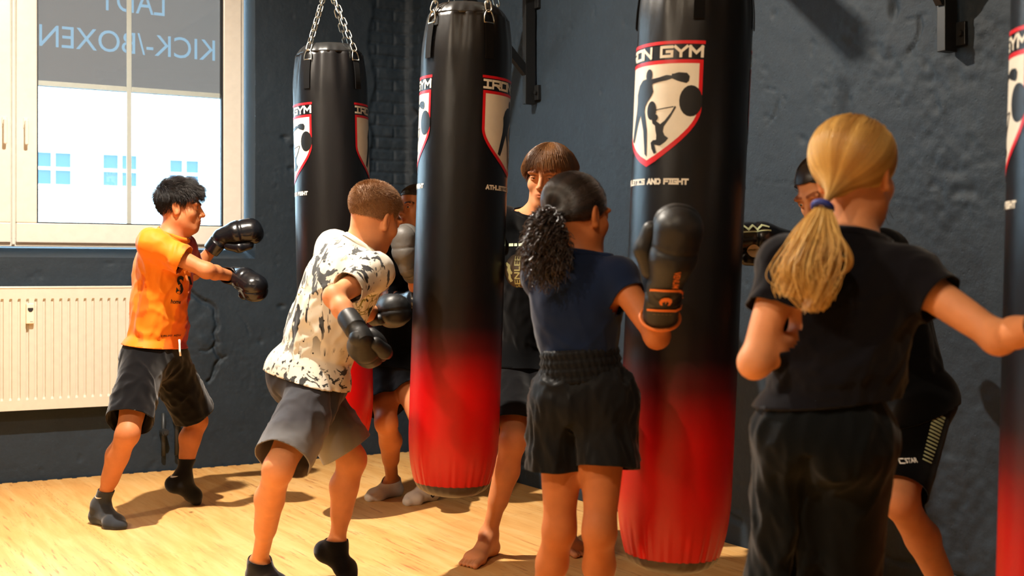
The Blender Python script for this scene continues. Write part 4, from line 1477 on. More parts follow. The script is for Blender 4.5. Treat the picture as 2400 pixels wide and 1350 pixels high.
# ------------------------------------------------------------------ clothing
def folds(V, N, amp, specs, seed):
    """specs: (direction, wavelength, stretch) creases running along direction"""
    d = np.zeros(len(V))
    wp = np.stack([fbm(V * 7 + 11 * k, 2, seed + 90 + k) for k in range(3)], -1) * .035
    for i, (dr, wl, st) in enumerate(specs):
        dr = nrm(dr); W_ = V + wp
        q = W_ - np.outer(W_ @ dr, dr) * (1 - 1 / st)
        n = vnoise(q / wl + 31.7 * i, seed + i) + .45 * vnoise(q / wl * 2.2 + 5, seed + 50 + i)
        r = np.clip(1 - 1.9 * np.abs(n), 0, 1) ** 1.4
        d += (r - .38) * (.55 + .45 * vnoise(V * 5 + i, seed + 70 + i))
    return amp * d / math.sqrt(len(specs))

def garment(p, name, S, planes, mat, step=.008, amp=.006, fold=(((0, 0, 1), .06, 4),), seed=1, gap=.005, thick=.003, fmask=None, it=2, color=None, keep=None):
    V, Q = sdf_mesh(S, step, it=it)
    V, q4, q3 = cut(V, Q, planes, keep)
    q4 = np.array(q4); F = [q4] + ([np.array(q3)] if q3 else [])
    Qn = q4 if not q3 else np.concatenate([q4, np.array([[a, b, c, c] for a, b, c in q3])])
    N = vnormals(V, Qn)
    d = folds(V, N, amp, fold, seed)
    if fmask is not None: d = d * fmask(V)
    V = V + N * d[:, None]
    for _ in range(3):
        bd = p.S.at(V)
        m = np.clip(gap - bd, 0, .03)
        V = V + N * m[:, None]
    V[:, 2] = np.maximum(V[:, 2], .004)
    c = color(V) if color is not None else None
    o = mesh_np(name, p.loc(V), F, mat, p.root, True, c)
    if thick:
        md = o.modifiers.new('cloth_thickness', 'SOLIDIFY'); md.thickness = thick; md.offset = -1 if thick > 0 else 1
    p.geo = getattr(p, 'geo', {}); p.geo[name] = (o, V, N, F)
    p.tree = getattr(p, 'tree', {})
    p.tree[name] = BVHTree.FromPolygons([Vector(v) for v in V], [list(map(int, f)) for fs in F for f in fs])
    return o

def tee(p, mat, loose=.018, sleeve=.55, hem=-.02, sleeve_r=.062, neck_r=.066, amp=.007, fold=None, seed=1, hem_r=None, hem_tilt=None, neck_up=.012, fit_waist=None, step=.008, neck_tilt=.25, length=None, sleeve_open=.012):
    s, b = p.s, p.b
    S = Sdf()
    Rc, Rp = p.Rc, p.Rp
    ups = nrm(p.chest - p.pelvis)
    fc = (Rc[:, 1], .78); fp = (Rp[:, 1], .80)
    wr_ = (fit_waist if fit_waist else .128) * s * b
    S.ell(p.chest, np.array((.142, .100, .17)) * s * b + loose, Rc, .05)
    S.ell(p.chest + Rc @ (np.array((0, -.02, .09)) * s), np.array((.132, .078, .10)) * s * b + loose * .7, Rc, .06)
    mid = p.pelvis * .45 + p.chest * .55
    hc = p.pelvis + ups * hem * s
    low = hc - ups * .06
    ST = Sdf()
    S.cone(p.chest, mid, .135 * s * b + loose, wr_ + loose, .06, fc)
    hr = (hem_r if hem_r else .140) * s * b
    S.cone(mid, low, wr_ + loose, hr + loose, .06, fp)
    ST.p = list(S.p) 
    sl = (lambda q: sleeve[q]) if isinstance(sleeve, dict) else (lambda q: sleeve)
    for q in 'LR':
        sg = -1 if q == 'L' else 1
        sh, el = p.sh[q], p.el[q]
        S.cone(p.neck - Rc[:, 2] * .035 * s, sh + Rc[:, 2] * .010 * s, .054 * s, .048 * s * b + loose * .35, .04)
        S.cone(p.chest + Rc @ (np.array((sg * .07, 0, .07)) * s), sh, .075 * s * b + loose * .6, .052 * s * b + loose * .6, .05)
        S.cone(sh, sh + (el - sh) * (sl(q) + .12), .052 * s * b + loose * .5, sleeve_r * s * b + sleeve_open, .035)
    S.cone(p.neck - Rc[:, 2] * .05 * s, p.neck + Rc[:, 2] * .05 * s, neck_r * s, neck_r * s * .95, .02)
    planes = []
    ht = nrm(-ups + (np.asarray(hem_tilt) if hem_tilt is not None else 0))
    planes.append((hc, ht, None))
    nn = nrm(Rc[:, 2] + Rc[:, 1] * neck_tilt)
    planes.append((p.neck + Rc[:, 2] * neck_up * s, nn, ball(p.neck + Rc[:, 2] * .04, .105 * s)))
    for q in 'LR':
        sh, el = p.sh[q], p.el[q]
        e = sh + (el - sh) * sl(q)
        planes.append((e, nrm(el - sh), near_axis(sh, el, sleeve_r * s * b + sleeve_open + .02, ST, .002)))
    p.tee_s = (ST, hc, ht)
    fold = fold or [(ups, .07, 3.5), (nrm(ups + Rc[:, 0]), .08, 3), (nrm(ups - Rc[:, 0]), .08, 3)]
    def fm(V):
        return np.clip(.45 + .55 * np.clip(-(V - p.shc) @ Rc[:, 2] / (.22 * s), 0, 1), .3, 1)
    o = garment(p, 't_shirt', S, planes, mat, step, amp, fold, seed, fmask=fm)
    # ribbed collar: a band following the neckline
    return o

def collar(p, shirt, mat, w=.016, up=.012, tilt=.25):
    """ribbed neck band along the open neckline"""
    Rc, s = p.Rc, p.s
    nn = nrm(Rc[:, 2] + Rc[:, 1] * tilt)
    co = p.neck + Rc[:, 2] * up * s
    me = shirt.data
    V = np.array([v.co[:] for v in me.vertices]) + p.base
    dist = np.abs((V - co) @ nn)
    near = (dist < .004) & (np.linalg.norm(V - p.neck, axis=1) < .12)
    pts = V[near]
    if len(pts) < 12: return
    c = pts.mean(0)
    x = Rc[:, 0]; y = np.cross(nn, x)
    q = pts - c
    a = np.arctan2(q @ y, q @ x); o_ = np.argsort(a); a = a[o_]; r = np.hypot(q @ x, q @ y)[o_]
    an = np.linspace(-math.pi, math.pi, 64, endpoint=False)
    rr = np.interp(an, np.concatenate([a - 2 * math.pi, a, a + 2 * math.pi]), np.concatenate([r, r, r]))
    rr = (rr + np.roll(rr, 1) + np.roll(rr, -1)) / 3
    rings = []
    for dz, dr in ((-.011, .0035), (-.004, .0045), (.004, .0015), (.0065, -.002), (.003, -.006), (-.008, -.003)):
        rings.append(np.stack([c + x * math.cos(t_) * (r_ + dr) + y * math.sin(t_) * (r_ + dr) + nn * dz for t_, r_ in zip(an, rr)]))
    m = len(an); V2 = np.concatenate(rings); F = []
    for i in range(len(rings) - 1):
        for k in range(m): F.append((i * m + k, i * m + (k + 1) % m, (i + 1) * m + (k + 1) % m, (i + 1) * m + k))
    o = mesh_np('collar', p.loc(V2), np.array(F), mat, shirt, True)
    return o

def shorts(p, mat, leg_len=.75, leg_r=.105, loose=.012, name='shorts', amp=.006, fold=None, seed=3, top=.12, step=.008, flare=0.0, hems=None, split_k=.03, waist_r=.122, thigh_m=1.0, color=None, thick=.003, gap=.005, seat=0.0, gapw=.018, skirt=False, tuck=True):
    """leg_len: fraction of the thigh (or, above 1, of the shank) covered"""
    s, b = p.s, p.b
    S = Sdf(); Rp = p.Rp
    ups = nrm(p.chest - p.pelvis)
    fp = (Rp[:, 1], .85)
    S.cone(p.pelvis - Rp[:, 0] * .07 * s, p.pelvis + Rp[:, 0] * .07 * s, .098 * s * b + loose, .098 * s * b + loose, .06)
    for q in (-1, 1): S.ell(p.pelvis + Rp @ (np.array((q * .055, -.052 - seat, -.01)) * s), np.array((.076, .068, .084)) * s * b + loose, Rp, .05)
    S.cone(p.pelvis, p.pelvis + ups * (top + .06) * s, .125 * s * b + loose, waist_r * s * b + loose * .3, .05, fp)
    planes = [(p.pelvis + ups * top * s, ups, None)]
    ends = {}
    for q in 'LR':
        hp, kn, an = p.hips[q], p.kn[q], p.an[q]
        off = (1 if q == 'R' else -1) * Rp[:, 0] * flare
        if leg_len <= 1:
            e = hp + (kn - hp) * leg_len + off
            S.cone(hp, e + (kn - hp) * .12, .092 * s * b + loose, leg_r * s * b + loose * .5, split_k)
            nn = nrm(kn - hp)
        else:
            u = leg_len - 1
            e = kn + (an - kn) * u
            S.cone(hp, kn, .092 * s * b + loose, leg_r * s * b + loose * .5, split_k)
            S.cone(kn, e + (an - kn) * .1, leg_r * s * b + loose * .5, leg_r * .92 * s * b + loose * .5, split_k)
            nn = nrm(an - kn)
        if hems and q in hems: e, nn = hems[q][0], nrm(hems[q][1])
        ends[q] = (e, nn)
    # the gap between the legs
    cm = (ends['L'][0] + ends['R'][0]) / 2; cr = p.pelvis - ups * .085 * s
    gl = np.linalg.norm(cm - cr) + .06; gd = nrm(cm - cr)
    lat = nrm(ends['R'][0] - ends['L'][0])
    Rg = np.stack([lat, nrm(np.cross(gd, lat)), gd], 1)
    if not skirt: S.ell(cr + gd * gl * 1.02, np.array((gapw, .30, gl)), Rg, .025, -1)
    for q in 'LR':
        e, nn = ends[q]; o_ = ends['R' if q == 'L' else 'L'][0]
        h1, d1 = (p.hips[q], nrm(p.kn[q] - p.hips[q])) if leg_len <= 1 else (p.kn[q], nrm(p.an[q] - p.kn[q]))
        q2 = 'R' if q == 'L' else 'L'
        h2, d2 = (p.hips[q2], nrm(p.kn[q2] - p.hips[q2])) if leg_len <= 1 else (p.kn[q2], nrm(p.an[q2] - p.kn[q2]))
        def reg(P_, e=e, h1=h1, d1=d1, h2=h2, d2=d2):
            l1 = np.linalg.norm((P_ - h1) - ((P_ - h1) @ d1)[:, None] * d1, axis=1); l2 = np.linalg.norm((P_ - h2) - ((P_ - h2) @ d2)[:, None] * d2, axis=1)
            return (np.linalg.norm(P_ - e, axis=1) < .26) & (l1 < l2 + .004)
        if not skirt: planes.append((e, nn, reg))
    if skirt: planes.append((cm, nrm(gd + np.array((0, 0, -.5))), None))
    fold = fold or [((0, 0, 1), .075, 3.5), (nrm(Rp[:, 0] + np.array((0, 0, 1.2))), .09, 3), (nrm(-Rp[:, 0] + np.array((0, 0, 1.2))), .09, 3)]
    if tuck and 't_shirt' in getattr(p, 'geo', {}):
        # the loose shirt hangs over the waistband
        o, V, N, F = p.geo['t_shirt']
        nr = np.clip(1 - ((V - p.tee_s[1]) @ -p.tee_s[2]) / .16, 0, 1) ** .5
        dz = 0
        for _ in range(3):
            V = V + N * (np.clip(.007 + amp * .2 - S.at(V), 0, .05) * nr)[:, None]
        o.data.vertices.foreach_set('co', p.loc(V).astype(np.float32).ravel()); o.data.update()
        p.tree['t_shirt'] = BVHTree.FromPolygons([Vector(v) for v in V], [list(map(int, f)) for fs in F for f in fs])
    return garment(p, name, S, planes, mat, step, amp, fold, seed, color=color, thick=thick, gap=gap)

def socks(p, mat, side, top, extra=.003, rib=True):
    """follows the foot up to `top` metres above the ankle along the shank"""
    S = Sdf()
    A_ = p.an[side]; K = p.kn[side]
    heel, toe, fd, sv, upv, L = p.ft[side]
    sel = []
    c = (heel + toe) / 2
    V, Q = None, None
    q = Sdf()
    lo = np.minimum(np.minimum(heel, toe), A_) - .09; hi = np.maximum(np.maximum(heel, toe), A_) + .09
    hi[2] = max(A_[2] + top + .05, hi[2])
    for pr in p.S.p:
        l, h = p.S.bounds(pr)
        if (h > lo).all() and (l < hi).all(): q.p.append(pr)
    ax = [np.arange(lo[i], hi[i], .005) for i in range(3)]
    F = q.grid(*ax) - extra
    V, Q = nets(F, *ax)
    V = lap(V, Q, 2)
    up = nrm(nrm(K - A_) + np.array((0, 0, 1.6)) - fd * .15)
    V, q4, q3 = cut(V, Q, [(A_ + up * top, up, None)], keep=(heel + toe) / 2 + np.array((0, 0, .03)))
    V[:, 2] = np.maximum(V[:, 2], 0.0)
    d = V - A_
    o = mesh_np('sock', p.loc(V), [np.array(q4)] + ([np.array(q3)] if q3 else []), mat, p.root, True)
    md = o.modifiers.new('cloth_thickness', 'SOLIDIFY'); md.thickness = .0025; md.offset = 1
    # ribbed cuff
    p.tree = getattr(p, 'tree', {})
    p.tree['sock' + side] = BVHTree.FromPolygons([Vector(v) for v in V], [list(map(int, f)) for f in q4])
    return o

def decal(p, key, parent, name, polys, centre, right, up, mat, toward=None, off=.002, step=.01, tris=None):
    """flat print laid onto a garment: polys in metres in the (right, up) plane around centre, projected along -toward"""
    tree = p.tree[key] if isinstance(key, str) else key
    if tris is None: Vf, Ff = refine_flat(polys, step, step)
    else:
        Vf, Ff = tris
    right = nrm(right); up = nrm(up); n = nrm(np.cross(right, up)) if toward is None else nrm(toward)
    P3 = np.asarray(centre) + Vf[:, :1] * right + Vf[:, 1:2] * up
    out = []; ok = []
    for q in P3:
        r = tree.ray_cast(Vector(q + n * .25), Vector(-n))
        if r[0] is None: out.append(q); ok.append(False)
        else:
            nn = r[1]
            if nn.dot(Vector(n)) < 0: nn = -nn
            out.append(np.array(r[0] + nn * off)); ok.append(True)
    out = np.array(out); ok = np.array(ok)
    F = Ff[ok[Ff].all(1)]
    if len(F) == 0: return None
    e = np.max([np.linalg.norm(out[F[:, i]] - out[F[:, (i + 1) % 3]], axis=1) for i in range(3)], 0)
    F = F[e < .06]
    if len(F) == 0: return None
    return mesh_np(name, p.loc(out), F, mat, parent, True)

# ------------------------------------------------------------------ boxing gloves
def glove(p, side, axis, back, mat, size=1.0, cuff_len=.10, cuff_mat=None, at=None, thumb=None, strap_mat=None, curl=0.0, name='boxing_glove', lining=None):
    """axis: towards the fist; back: back of the hand"""
    a = p.ga[side] if axis is None else nrm(axis); b = np.asarray(back, float); b = nrm(b - a * (b @ a)); c = np.cross(a, b)
    w = p.wr[side] if at is None else np.asarray(at, float)
    # thumb side: +c for the right hand seen with back up
    sg = (thumb if thumb else (-1 if side == 'R' else 1))
    k = size
    f = lambda x, y, z: w + (a * x + b * y + c * z * sg) * k
    R = np.stack([a, b, c], 1)
    S = Sdf()
    S.cone(f(-.005, .004, 0), f(.06, .010, .0), .040 * k, .050 * k, .03)
    S.ell(f(.085, .010, -.004), np.array((.055, .048, .056)) * k, R, .03)
    S.ell(f(.140, .004, -.004), np.array((.054, .053, .060)) * k, R, .03)
    S.ell(f(.150, -.028, -.004), np.array((.044, .036, .056)) * k, R, .025)
    S.ell(f(.105, -.048, -.006), np.array((.040, .022, .048)) * k, R, .014)
    V, Q = sdf_mesh(S, .0052, it=2)
    N = vnormals(V, Q)
    q = V - f(.1, 0, 0)
    # welt seam round the fist and a few creases
    xx = (V - w) @ a / k; yy = (V - w) @ b / k
    V = V - N * (.0035 * np.exp(-((yy + .012 - .06 * (xx - .1)) / .0045) ** 2) * (xx > .06))[:, None]
    V = V + N * (.0022 * fbm(V * 22, 3, 5))[:, None] * k
    V = V - N * (.0030 * np.exp(-((xx - .094) / .006) ** 2) * (yy > 0))[:, None]
    o = mesh_np(name, p.loc(V), Q, mat, p.root, True)
    tree_g = BVHTree.FromPolygons([Vector(v) for v in V], [list(map(int, t_)) for t_ in Q])
    # thumb
    UV = [(V, Q)]
    S = Sdf()
    S.cone(f(.020, -.022, .040), f(.070, -.030, .062), .023 * k, .024 * k, .012)
    S.cone(f(.070, -.030, .062), f(.118, -.036, .052), .024 * k, .0225 * k, .012)
    V, Q = sdf_mesh(S, .005, it=2)
    V = V + vnormals(V, Q) * (.0015 * fbm(V * 25, 2, 8))[:, None]
    mesh_np('thumb', p.loc(V), Q, mat, o, True)
    UV.append((V, Q))
    # cuff
    fa = w - p.el[side] if at is None else a * 1.0
    fa = nrm(fa)
    sb = nrm(b - fa * (b @ fa)); sc = np.cross(fa, sb)
    rings = []
    prof = [(.030, .036), (.012, .0425), (-.01, .0445), (-cuff_len * .35, .0435), (-cuff_len * .36, .0452), (-cuff_len * .40, .0456), (-cuff_len * .95, .0440), (-cuff_len, .0430), (-cuff_len, .0395), (-cuff_len * .8, .037)]
    n = 40
    for x, r in prof:
        rings.append([w + fa * x * k + (sb * math.cos(q) * .86 + sc * math.sin(q)) * r * k for q in np.linspace(0, 2 * math.pi, n, endpoint=False)])
    V = np.concatenate([np.array(r) for r in rings]); F = [(i * n + j, i * n + (j + 1) % n, (i + 1) * n + (j + 1) % n, (i + 1) * n + j) for i in range(len(rings) - 1) for j in range(n)]
    V = V + (.0012 * fbm(V * 30, 2, 3))[:, None]
    cf = mesh_np('cuff', p.loc(V), np.array(F), cuff_mat or mat, o, True)
    tree_c = BVHTree.FromPolygons([Vector(v) for v in V], [list(map(int, t_)) for t_ in F])
    UV.append((V, F))
    off = np.cumsum([0] + [len(u[0]) for u in UV])
    tree_u = BVHTree.FromPolygons([Vector(v) for u in UV for v in u[0]], [[int(i) + int(o_) for i in t_] for u, o_ in zip(UV, off) for t_ in u[1]])
    if strap_mat:
        rings = []
        for x, r in ((-cuff_len * .30, .0430), (-cuff_len * .31, .0470), (-cuff_len * .74, .0470), (-cuff_len * .75, .043)):
            rings.append([w + fa * x * k + (sb * math.cos(q) * .86 + sc * math.sin(q)) * r * k for q in np.linspace(0, 2 * math.pi, n, endpoint=False)])
        V = np.concatenate([np.array(r) for r in rings]); F = [(i * n + j, i * n + (j + 1) % n, (i + 1) * n + (j + 1) % n, (i + 1) * n + j) for i in range(len(rings) - 1) for j in range(n)]
        mesh_np('strap', p.loc(V), np.array(F), strap_mat, o, True)
    return o, tree_g, tree_c, dict(f=f, a=a, b=b, c=c * sg, fa=fa, sb=sb, sc=sc, w=w, k=k, tu=tree_u)

# ------------------------------------------------------------------ hair
CR_C, CR_R = np.array((0, -.014, .036)), np.array((.075, .097, .078))
def scalp_pts(p, n, pred, seed=1, grow=1.0):
    r = np.random.default_rng(seed)
    out = np.zeros((0, 3))
    while len(out) < n:
        v = r.normal(size=(n * 3, 3)); v /= np.linalg.norm(v, axis=1, keepdims=True)
        q = CR_C + v * CR_R * grow
        out = np.concatenate([out, q[pred(q)]])
    out = out[:n]
    nr = (out - CR_C) / CR_R ** 2; nr /= np.linalg.norm(nr, axis=1, keepdims=True)
    return out, nr

def hairline(front=.062, side=.02, nape=-.07, ear_y=.02, temple=.045):
    temple = max(temple, ear_y + .022)
    ys = [-.13, -.06, -.025, ear_y - .010, ear_y + .016, temple, .075, .12]
    zs = [nape, nape + .012, side - .04, side + .012, side - .012, side + .03, front, front]
    def pred(q): return q[:, 2] > np.interp(q[:, 1], ys, zs)
    return pred

def hair_cap(p, pred, mat, thick, name='hair', rough=.0, seed=3, taper=.02, shade=.25, res=(96, 150)):
    """opaque base volume under the strands"""
    nv, nu = res
    th = np.linspace(.02, math.pi * .80, nv); ph = np.linspace(0, 2 * math.pi, nu, endpoint=False)
    T_, P_ = np.meshgrid(th, ph, indexing='ij')
    v = np.stack([np.sin(T_) * np.cos(P_), np.sin(T_) * np.sin(P_), np.cos(T_)], -1).reshape(-1, 3)
    q = CR_C + v * CR_R
    t_ = thick(q) if callable(thick) else np.full(len(q), thick * 1.0)
    n = v / CR_R; n /= np.linalg.norm(n, axis=1, keepdims=True)
    q2 = q + n * (t_ + rough * fbm(q * 45, 3, seed))[:, None]
    ok = pred(q)
    F = []
    i, j = np.meshgrid(np.arange(nv - 1), np.arange(nu), indexing='ij')
    a = i * nu + j; b = i * nu + (j + 1) % nu
    F = np.stack([a, a + nu, b + nu, b], -1).reshape(-1, 4)
    F = F[ok[F].all(1)]
    # top fan
    top = np.concatenate([[0]]) 
    used = np.unique(F); remap = np.full(len(q2), -1); remap[used] = np.arange(len(used))
    V = q2[used]
    Vw = p.HO + (p.HR @ (V * p.hk).T).T
    F = remap[F]
    cap_i = [remap[k] for k in range(nu) if remap[k] >= 0]
    Fs = [F]
    if len(cap_i) == nu:
        Vw = np.concatenate([Vw, [Vw[cap_i].mean(0)]]); c = len(Vw) - 1
        Fs.append(np.array([(cap_i[k], cap_i[(k + 1) % nu], c) for k in range(nu)]))
    col = np.full((len(Vw), 3), shade)
    o = mesh_np(name, p.loc(Vw), Fs, mat, p.root, True, col)
    md = o.modifiers.new('thickness', 'SOLIDIFY'); md.thickness = .006; md.offset = -1
    return o

def grow(p, q, nr, steps, seg, dirf, seed=2, keep=.004, jitter=.0, cranium=True):
    """strands in head coordinates: dirf(pos, dir, i) -> new direction"""
    r = np.random.default_rng(seed)
    S = [q]; d = nr.copy()
    seg = np.asarray(seg).reshape(-1, 1) if np.ndim(seg) else seg
    for i in range(steps):
        d = dirf(S[-1], d, i)
        if jitter: d = d + r.normal(size=d.shape) * jitter
        d = d / np.maximum(np.linalg.norm(d, axis=1, keepdims=True), 1e-9)
        x = S[-1] + d * seg
        u = (x - CR_C) / (CR_R + keep); l = np.linalg.norm(u, axis=1, keepdims=True)
        x = np.where(l < 1, CR_C + u / np.maximum(l, 1e-6) * (CR_R + keep), x)
        S.append(x)
    return np.stack(S, 1)

def swept(q, knot, n, lift, lift_end):
    """hair swept over the skull from each root to the knot along great circles"""
    v = (q - CR_C) / CR_R; v /= np.linalg.norm(v, axis=1, keepdims=True)
    k = (np.asarray(knot) - CR_C) / CR_R; kr = np.linalg.norm(k); k = k / kr
    kp = v @ k > -.94; q = q[kp]; v = v[kp]                     # nothing sweeps back from opposite the knot
    lift = np.asarray(lift)[kp] if np.ndim(lift) else lift
    om = np.arccos(np.clip(v @ k, -.985, 1)); so = np.maximum(np.sin(om), 1e-3)
    S = []
    for i in range(n):
        u = i / (n - 1)
        w = (np.sin((1 - u) * om) / so)[:, None] * v + (np.sin(u * om) / so)[:, None] * k
        w /= np.linalg.norm(w, axis=1, keepdims=True)
        lf = (lift * min(1, u * 6 + .2)) * (1 - u) + lift_end * u
        lf = np.broadcast_to(np.asarray(lf, float), (len(q),))
        x = CR_C + w * (CR_R + lf[:, None])
        e = (np.clip(1 - (1 - u) * om / .5, 0, 1) ** 1.6)[:, None] * min(1, u * 1.6)
        S.append(x * (1 - e) + np.asarray(knot) * e)
    return np.stack(S, 1)

def clump(q, knot, k, lo, hi, jit):
    """lighter and darker locks, by the angle round the knot"""
    ax = nrm(np.asarray(knot) - CR_C); e1 = nrm(np.cross(ax, (1, 0, .01))); e2 = np.cross(ax, e1)
    d = q - CR_C
    a = np.arctan2(d @ e2, d @ e1)
    n = .5 + .5 * vnoise(np.stack([a * k / 6.28, np.zeros(len(q)), np.zeros(len(q))], -1), 3)
    return np.clip(lo + (hi - lo) * n + RNG.uniform(-jit, jit, len(q)), 0, 1)

def to_world(p, S):
    sh = S.shape
    return (p.HO + (p.HR @ (S.reshape(-1, 3) * p.hk).T).T).reshape(sh) - p.base
# ================================================================== clothing materials
def cloth_tint(name, rough=.8, sheen=.2, scale=900, bump=.25):
    t = NT(name); v = t.co('Object')
    a = t.n('ShaderNodeVertexColor'); a.layer_name = 'tint'
    n1 = t.noise(v, 14, 4)
    t.base(t.mix(1.0, a.outputs[0], t.ramp(n1, [(.3, (.92, .92, .92)), (.7, (1, 1, 1))]), 'MULTIPLY'))
    t.p(Roughness=rough); t.b.inputs['Specular IOR Level'].default_value = .25
    t.b.inputs['Sheen Weight'].default_value = sheen
    t.bump(t.noise(v, scale, 2), bump, .0008)
    return t.m
M_TINTCLOTH = cloth_tint('two_tone_jersey', .6, .15)
M_BLKSHORT = cloth('black_mesh_shorts', srgb(9, 9, 12), 700, .4, .75, .25)
M_BLKTEE = cloth('black_cotton', srgb(7, 8, 10), 900, .25, .9, .12)
M_CHARTEE = cloth('washed_black_cotton', srgb(17, 17, 23), 900, .25, .9, .18)
M_NAVYTEE = cloth('navy_cotton', srgb(20, 32, 58), 900, .25, .9, .2)
M_SATIN = cloth('black_satin', srgb(24, 25, 27), 500, .12, .42, .1)
M_PANTS = cloth('black_track_fabric', srgb(9, 13, 16), 700, .2, .65, .15)
M_BLKSOCK = cloth('black_sock_knit', srgb(22, 23, 27), 500, .6, .95, .3)
M_GREYSOCK = cloth('charcoal_sock_knit', srgb(52, 56, 62), 500, .6, .95, .3)
M_WHITESOCK = cloth('white_sock_knit', srgb(225, 222, 216), 500, .6, .95, .2)
M_GLOVE = simple('black_glove_leather', srgb(18, 19, 23), .26, noise=.15, nscale=160, coat=.2)
M_GLOVEMATT = simple('matt_black_glove', srgb(19, 20, 22), .48, noise=.2, nscale=160)
M_GLOVEGREY = simple('grey_glove_leather', srgb(86, 82, 78), .5, noise=.5, nscale=120)
M_GLOVETAUPE = simple('taupe_glove_leather', srgb(92, 82, 74), .5, noise=.4, nscale=120)
M_ORANGETRIM = simple('orange_piping', srgb(226, 120, 48), .5)
M_REDTAG = simple('red_tag', srgb(190, 24, 30), .5)
M_WHITEPR = simple('white_print', srgb(232, 230, 224), .6)
M_GREENPR = simple('pale_green_print', srgb(200, 208, 160), .6)
M_PALM = simple('cream_glove_palm', srgb(214, 196, 160), .55)
M_INK = simple('black_shirt_print', srgb(20, 18, 20), .7)
SK_OLIVE = skin_mat('olive_skin', srgb(190, 120, 76))
SK_FAIR = skin_mat('fair_skin', srgb(214, 144, 98))
SK_TAN = skin_mat('tan_skin', srgb(176, 104, 58))

# splashed brush-stroke print of the white shirt
t = NT('splash_print_cotton')
v = t.co('Object')
sp = t.n('ShaderNodeSeparateXYZ'); t.set(sp.inputs[0], v); Zs = sp.outputs[2]
def band(lo, hi, soft=.03):
    return t.math('MULTIPLY', t.n('ShaderNodeMapRange', i_0=Zs, i_1=lo - soft, i_2=lo + soft).outputs[0], t.n('ShaderNodeMapRange', i_0=Zs, i_1=hi + soft, i_2=hi - soft).outputs[0])
def mapped(scale, rot=(0, 0, 0), loc=(0, 0, 0)):
    m = t.n('ShaderNodeMapping'); t.set(m.inputs[0], v); m.inputs['Scale'].default_value = scale; m.inputs['Rotation'].default_value = rot; m.inputs['Location'].default_value = loc
    return m.outputs[0]
def thr(x, a, w=.012): return t.ramp(x, [(a, (0, 0, 0)), (a + w, (1, 1, 1))])
def line(x, c, w): return t.math('LESS_THAN', t.math('ABSOLUTE', t.math('SUBTRACT', x, c)), w)
dist = mapped((1, 1, 1), (.2, .6, .1))
s1 = thr(t.noise(mapped((10, 10, 3.4), (.0, -.75, .3)), 1.6, 3, .6, .9), .565)
s2 = thr(t.noise(mapped((12, 12, 4), (.3, .7, .2), (3, 1, 2)), 1.5, 3, .6, 1.2), .60)
s3 = line(t.noise(mapped((9, 9, 9), (0, 0, 0), (7, 3, 1)), 1.3, 2, .5, 1.6), .52, .022)
c = srgb(214, 208, 194)
c = t.mix(t.math('MULTIPLY', s1, band(.90, 1.30, .05)), c, srgb(70, 72, 74))
c = t.mix(t.math('MULTIPLY', s2, band(.86, 1.28, .05)), c, srgb(34, 34, 36))
olive = t.math('MULTIPLY', s3, band(.92, 1.2, .05))
c = t.mix(t.math('MULTIPLY', olive, thr(t.noise(mapped((5, 5, 5), (0, 0, 0), (1, 9, 4)), 1, 2), .54)), c, srgb(124, 122, 62))
drip = t.math('MULTIPLY', thr(t.noise(mapped((62, 62, 3.5)), 1.0, 2, .5, .1), .635), band(.80, .875, .015))
c = t.mix(drip, c, srgb(30, 30, 32))
blob = t.math('MULTIPLY', thr(t.noise(mapped((16, 16, 22)), 1.4, 3, .6, .8), .54), band(.60, .815, .012))
c = t.mix(blob, c, srgb(46, 46, 44))
vo = t.n('ShaderNodeTexVoronoi', i_Vector=v, i_Scale=34.0)
dots = t.math('LESS_THAN', vo.outputs[0], .12)
c = t.mix(t.math('MULTIPLY', dots, thr(t.noise(mapped((6, 6, 6), (0, 0, 0), (5, 2, 8)), 1, 2), .5)), c, srgb(40, 40, 40))
t.base(c); t.p(Roughness=.85); t.b.inputs['Specular IOR Level'].default_value = .25; t.b.inputs['Sheen Weight'].default_value = .15
t.bump(t.noise(v, 900, 2), .25, .0008)
M_SPLASH = t.m
# dip-dyed shorts
t = NT('grey_gradient_shorts')
v = t.co('Object'); sp = t.n('ShaderNodeSeparateXYZ'); t.set(sp.inputs[0], v)
zz = t.math('ADD', sp.outputs[2], t.math('MULTIPLY', t.noise(v, 9, 3), .05))
t.base(t.ramp(t.n('ShaderNodeMapRange', i_0=zz, i_1=.50, i_2=.80).outputs[0], [(.0, srgb(146, 147, 146)), (.25, srgb(118, 117, 118)), (.58, srgb(54, 52, 58)), (1, srgb(30, 29, 35))]))
t.p(Roughness=.8); t.b.inputs['Specular IOR Level'].default_value = .25; t.b.inputs['Sheen Weight'].default_value = .15
t.bump(t.noise(v, 800, 2), .25, .0008)
M_GRADSHORT = t.m

H_BLACK = hair_mat('black_hair', srgb(14, 12, 12), srgb(44, 36, 32))
H_CROP = hair_mat('light_brown_hair', srgb(112, 78, 50), srgb(172, 126, 82), rough=.6)
H_BROWN = hair_mat('mid_brown_hair', srgb(58, 36, 20), srgb(150, 98, 50))
H_CURL = hair_mat('dark_brown_curls', srgb(14, 11, 11), srgb(66, 52, 48), rough=.36)
H_DARK = hair_mat('dark_brown_hair', srgb(24, 17, 14), srgb(62, 44, 34))
H_BLOND = hair_mat('blond_hair', srgb(166, 110, 44), srgb(246, 204, 122), rough=.38)
M_TIE = simple('blue_hair_tie', srgb(24, 44, 130), .6)

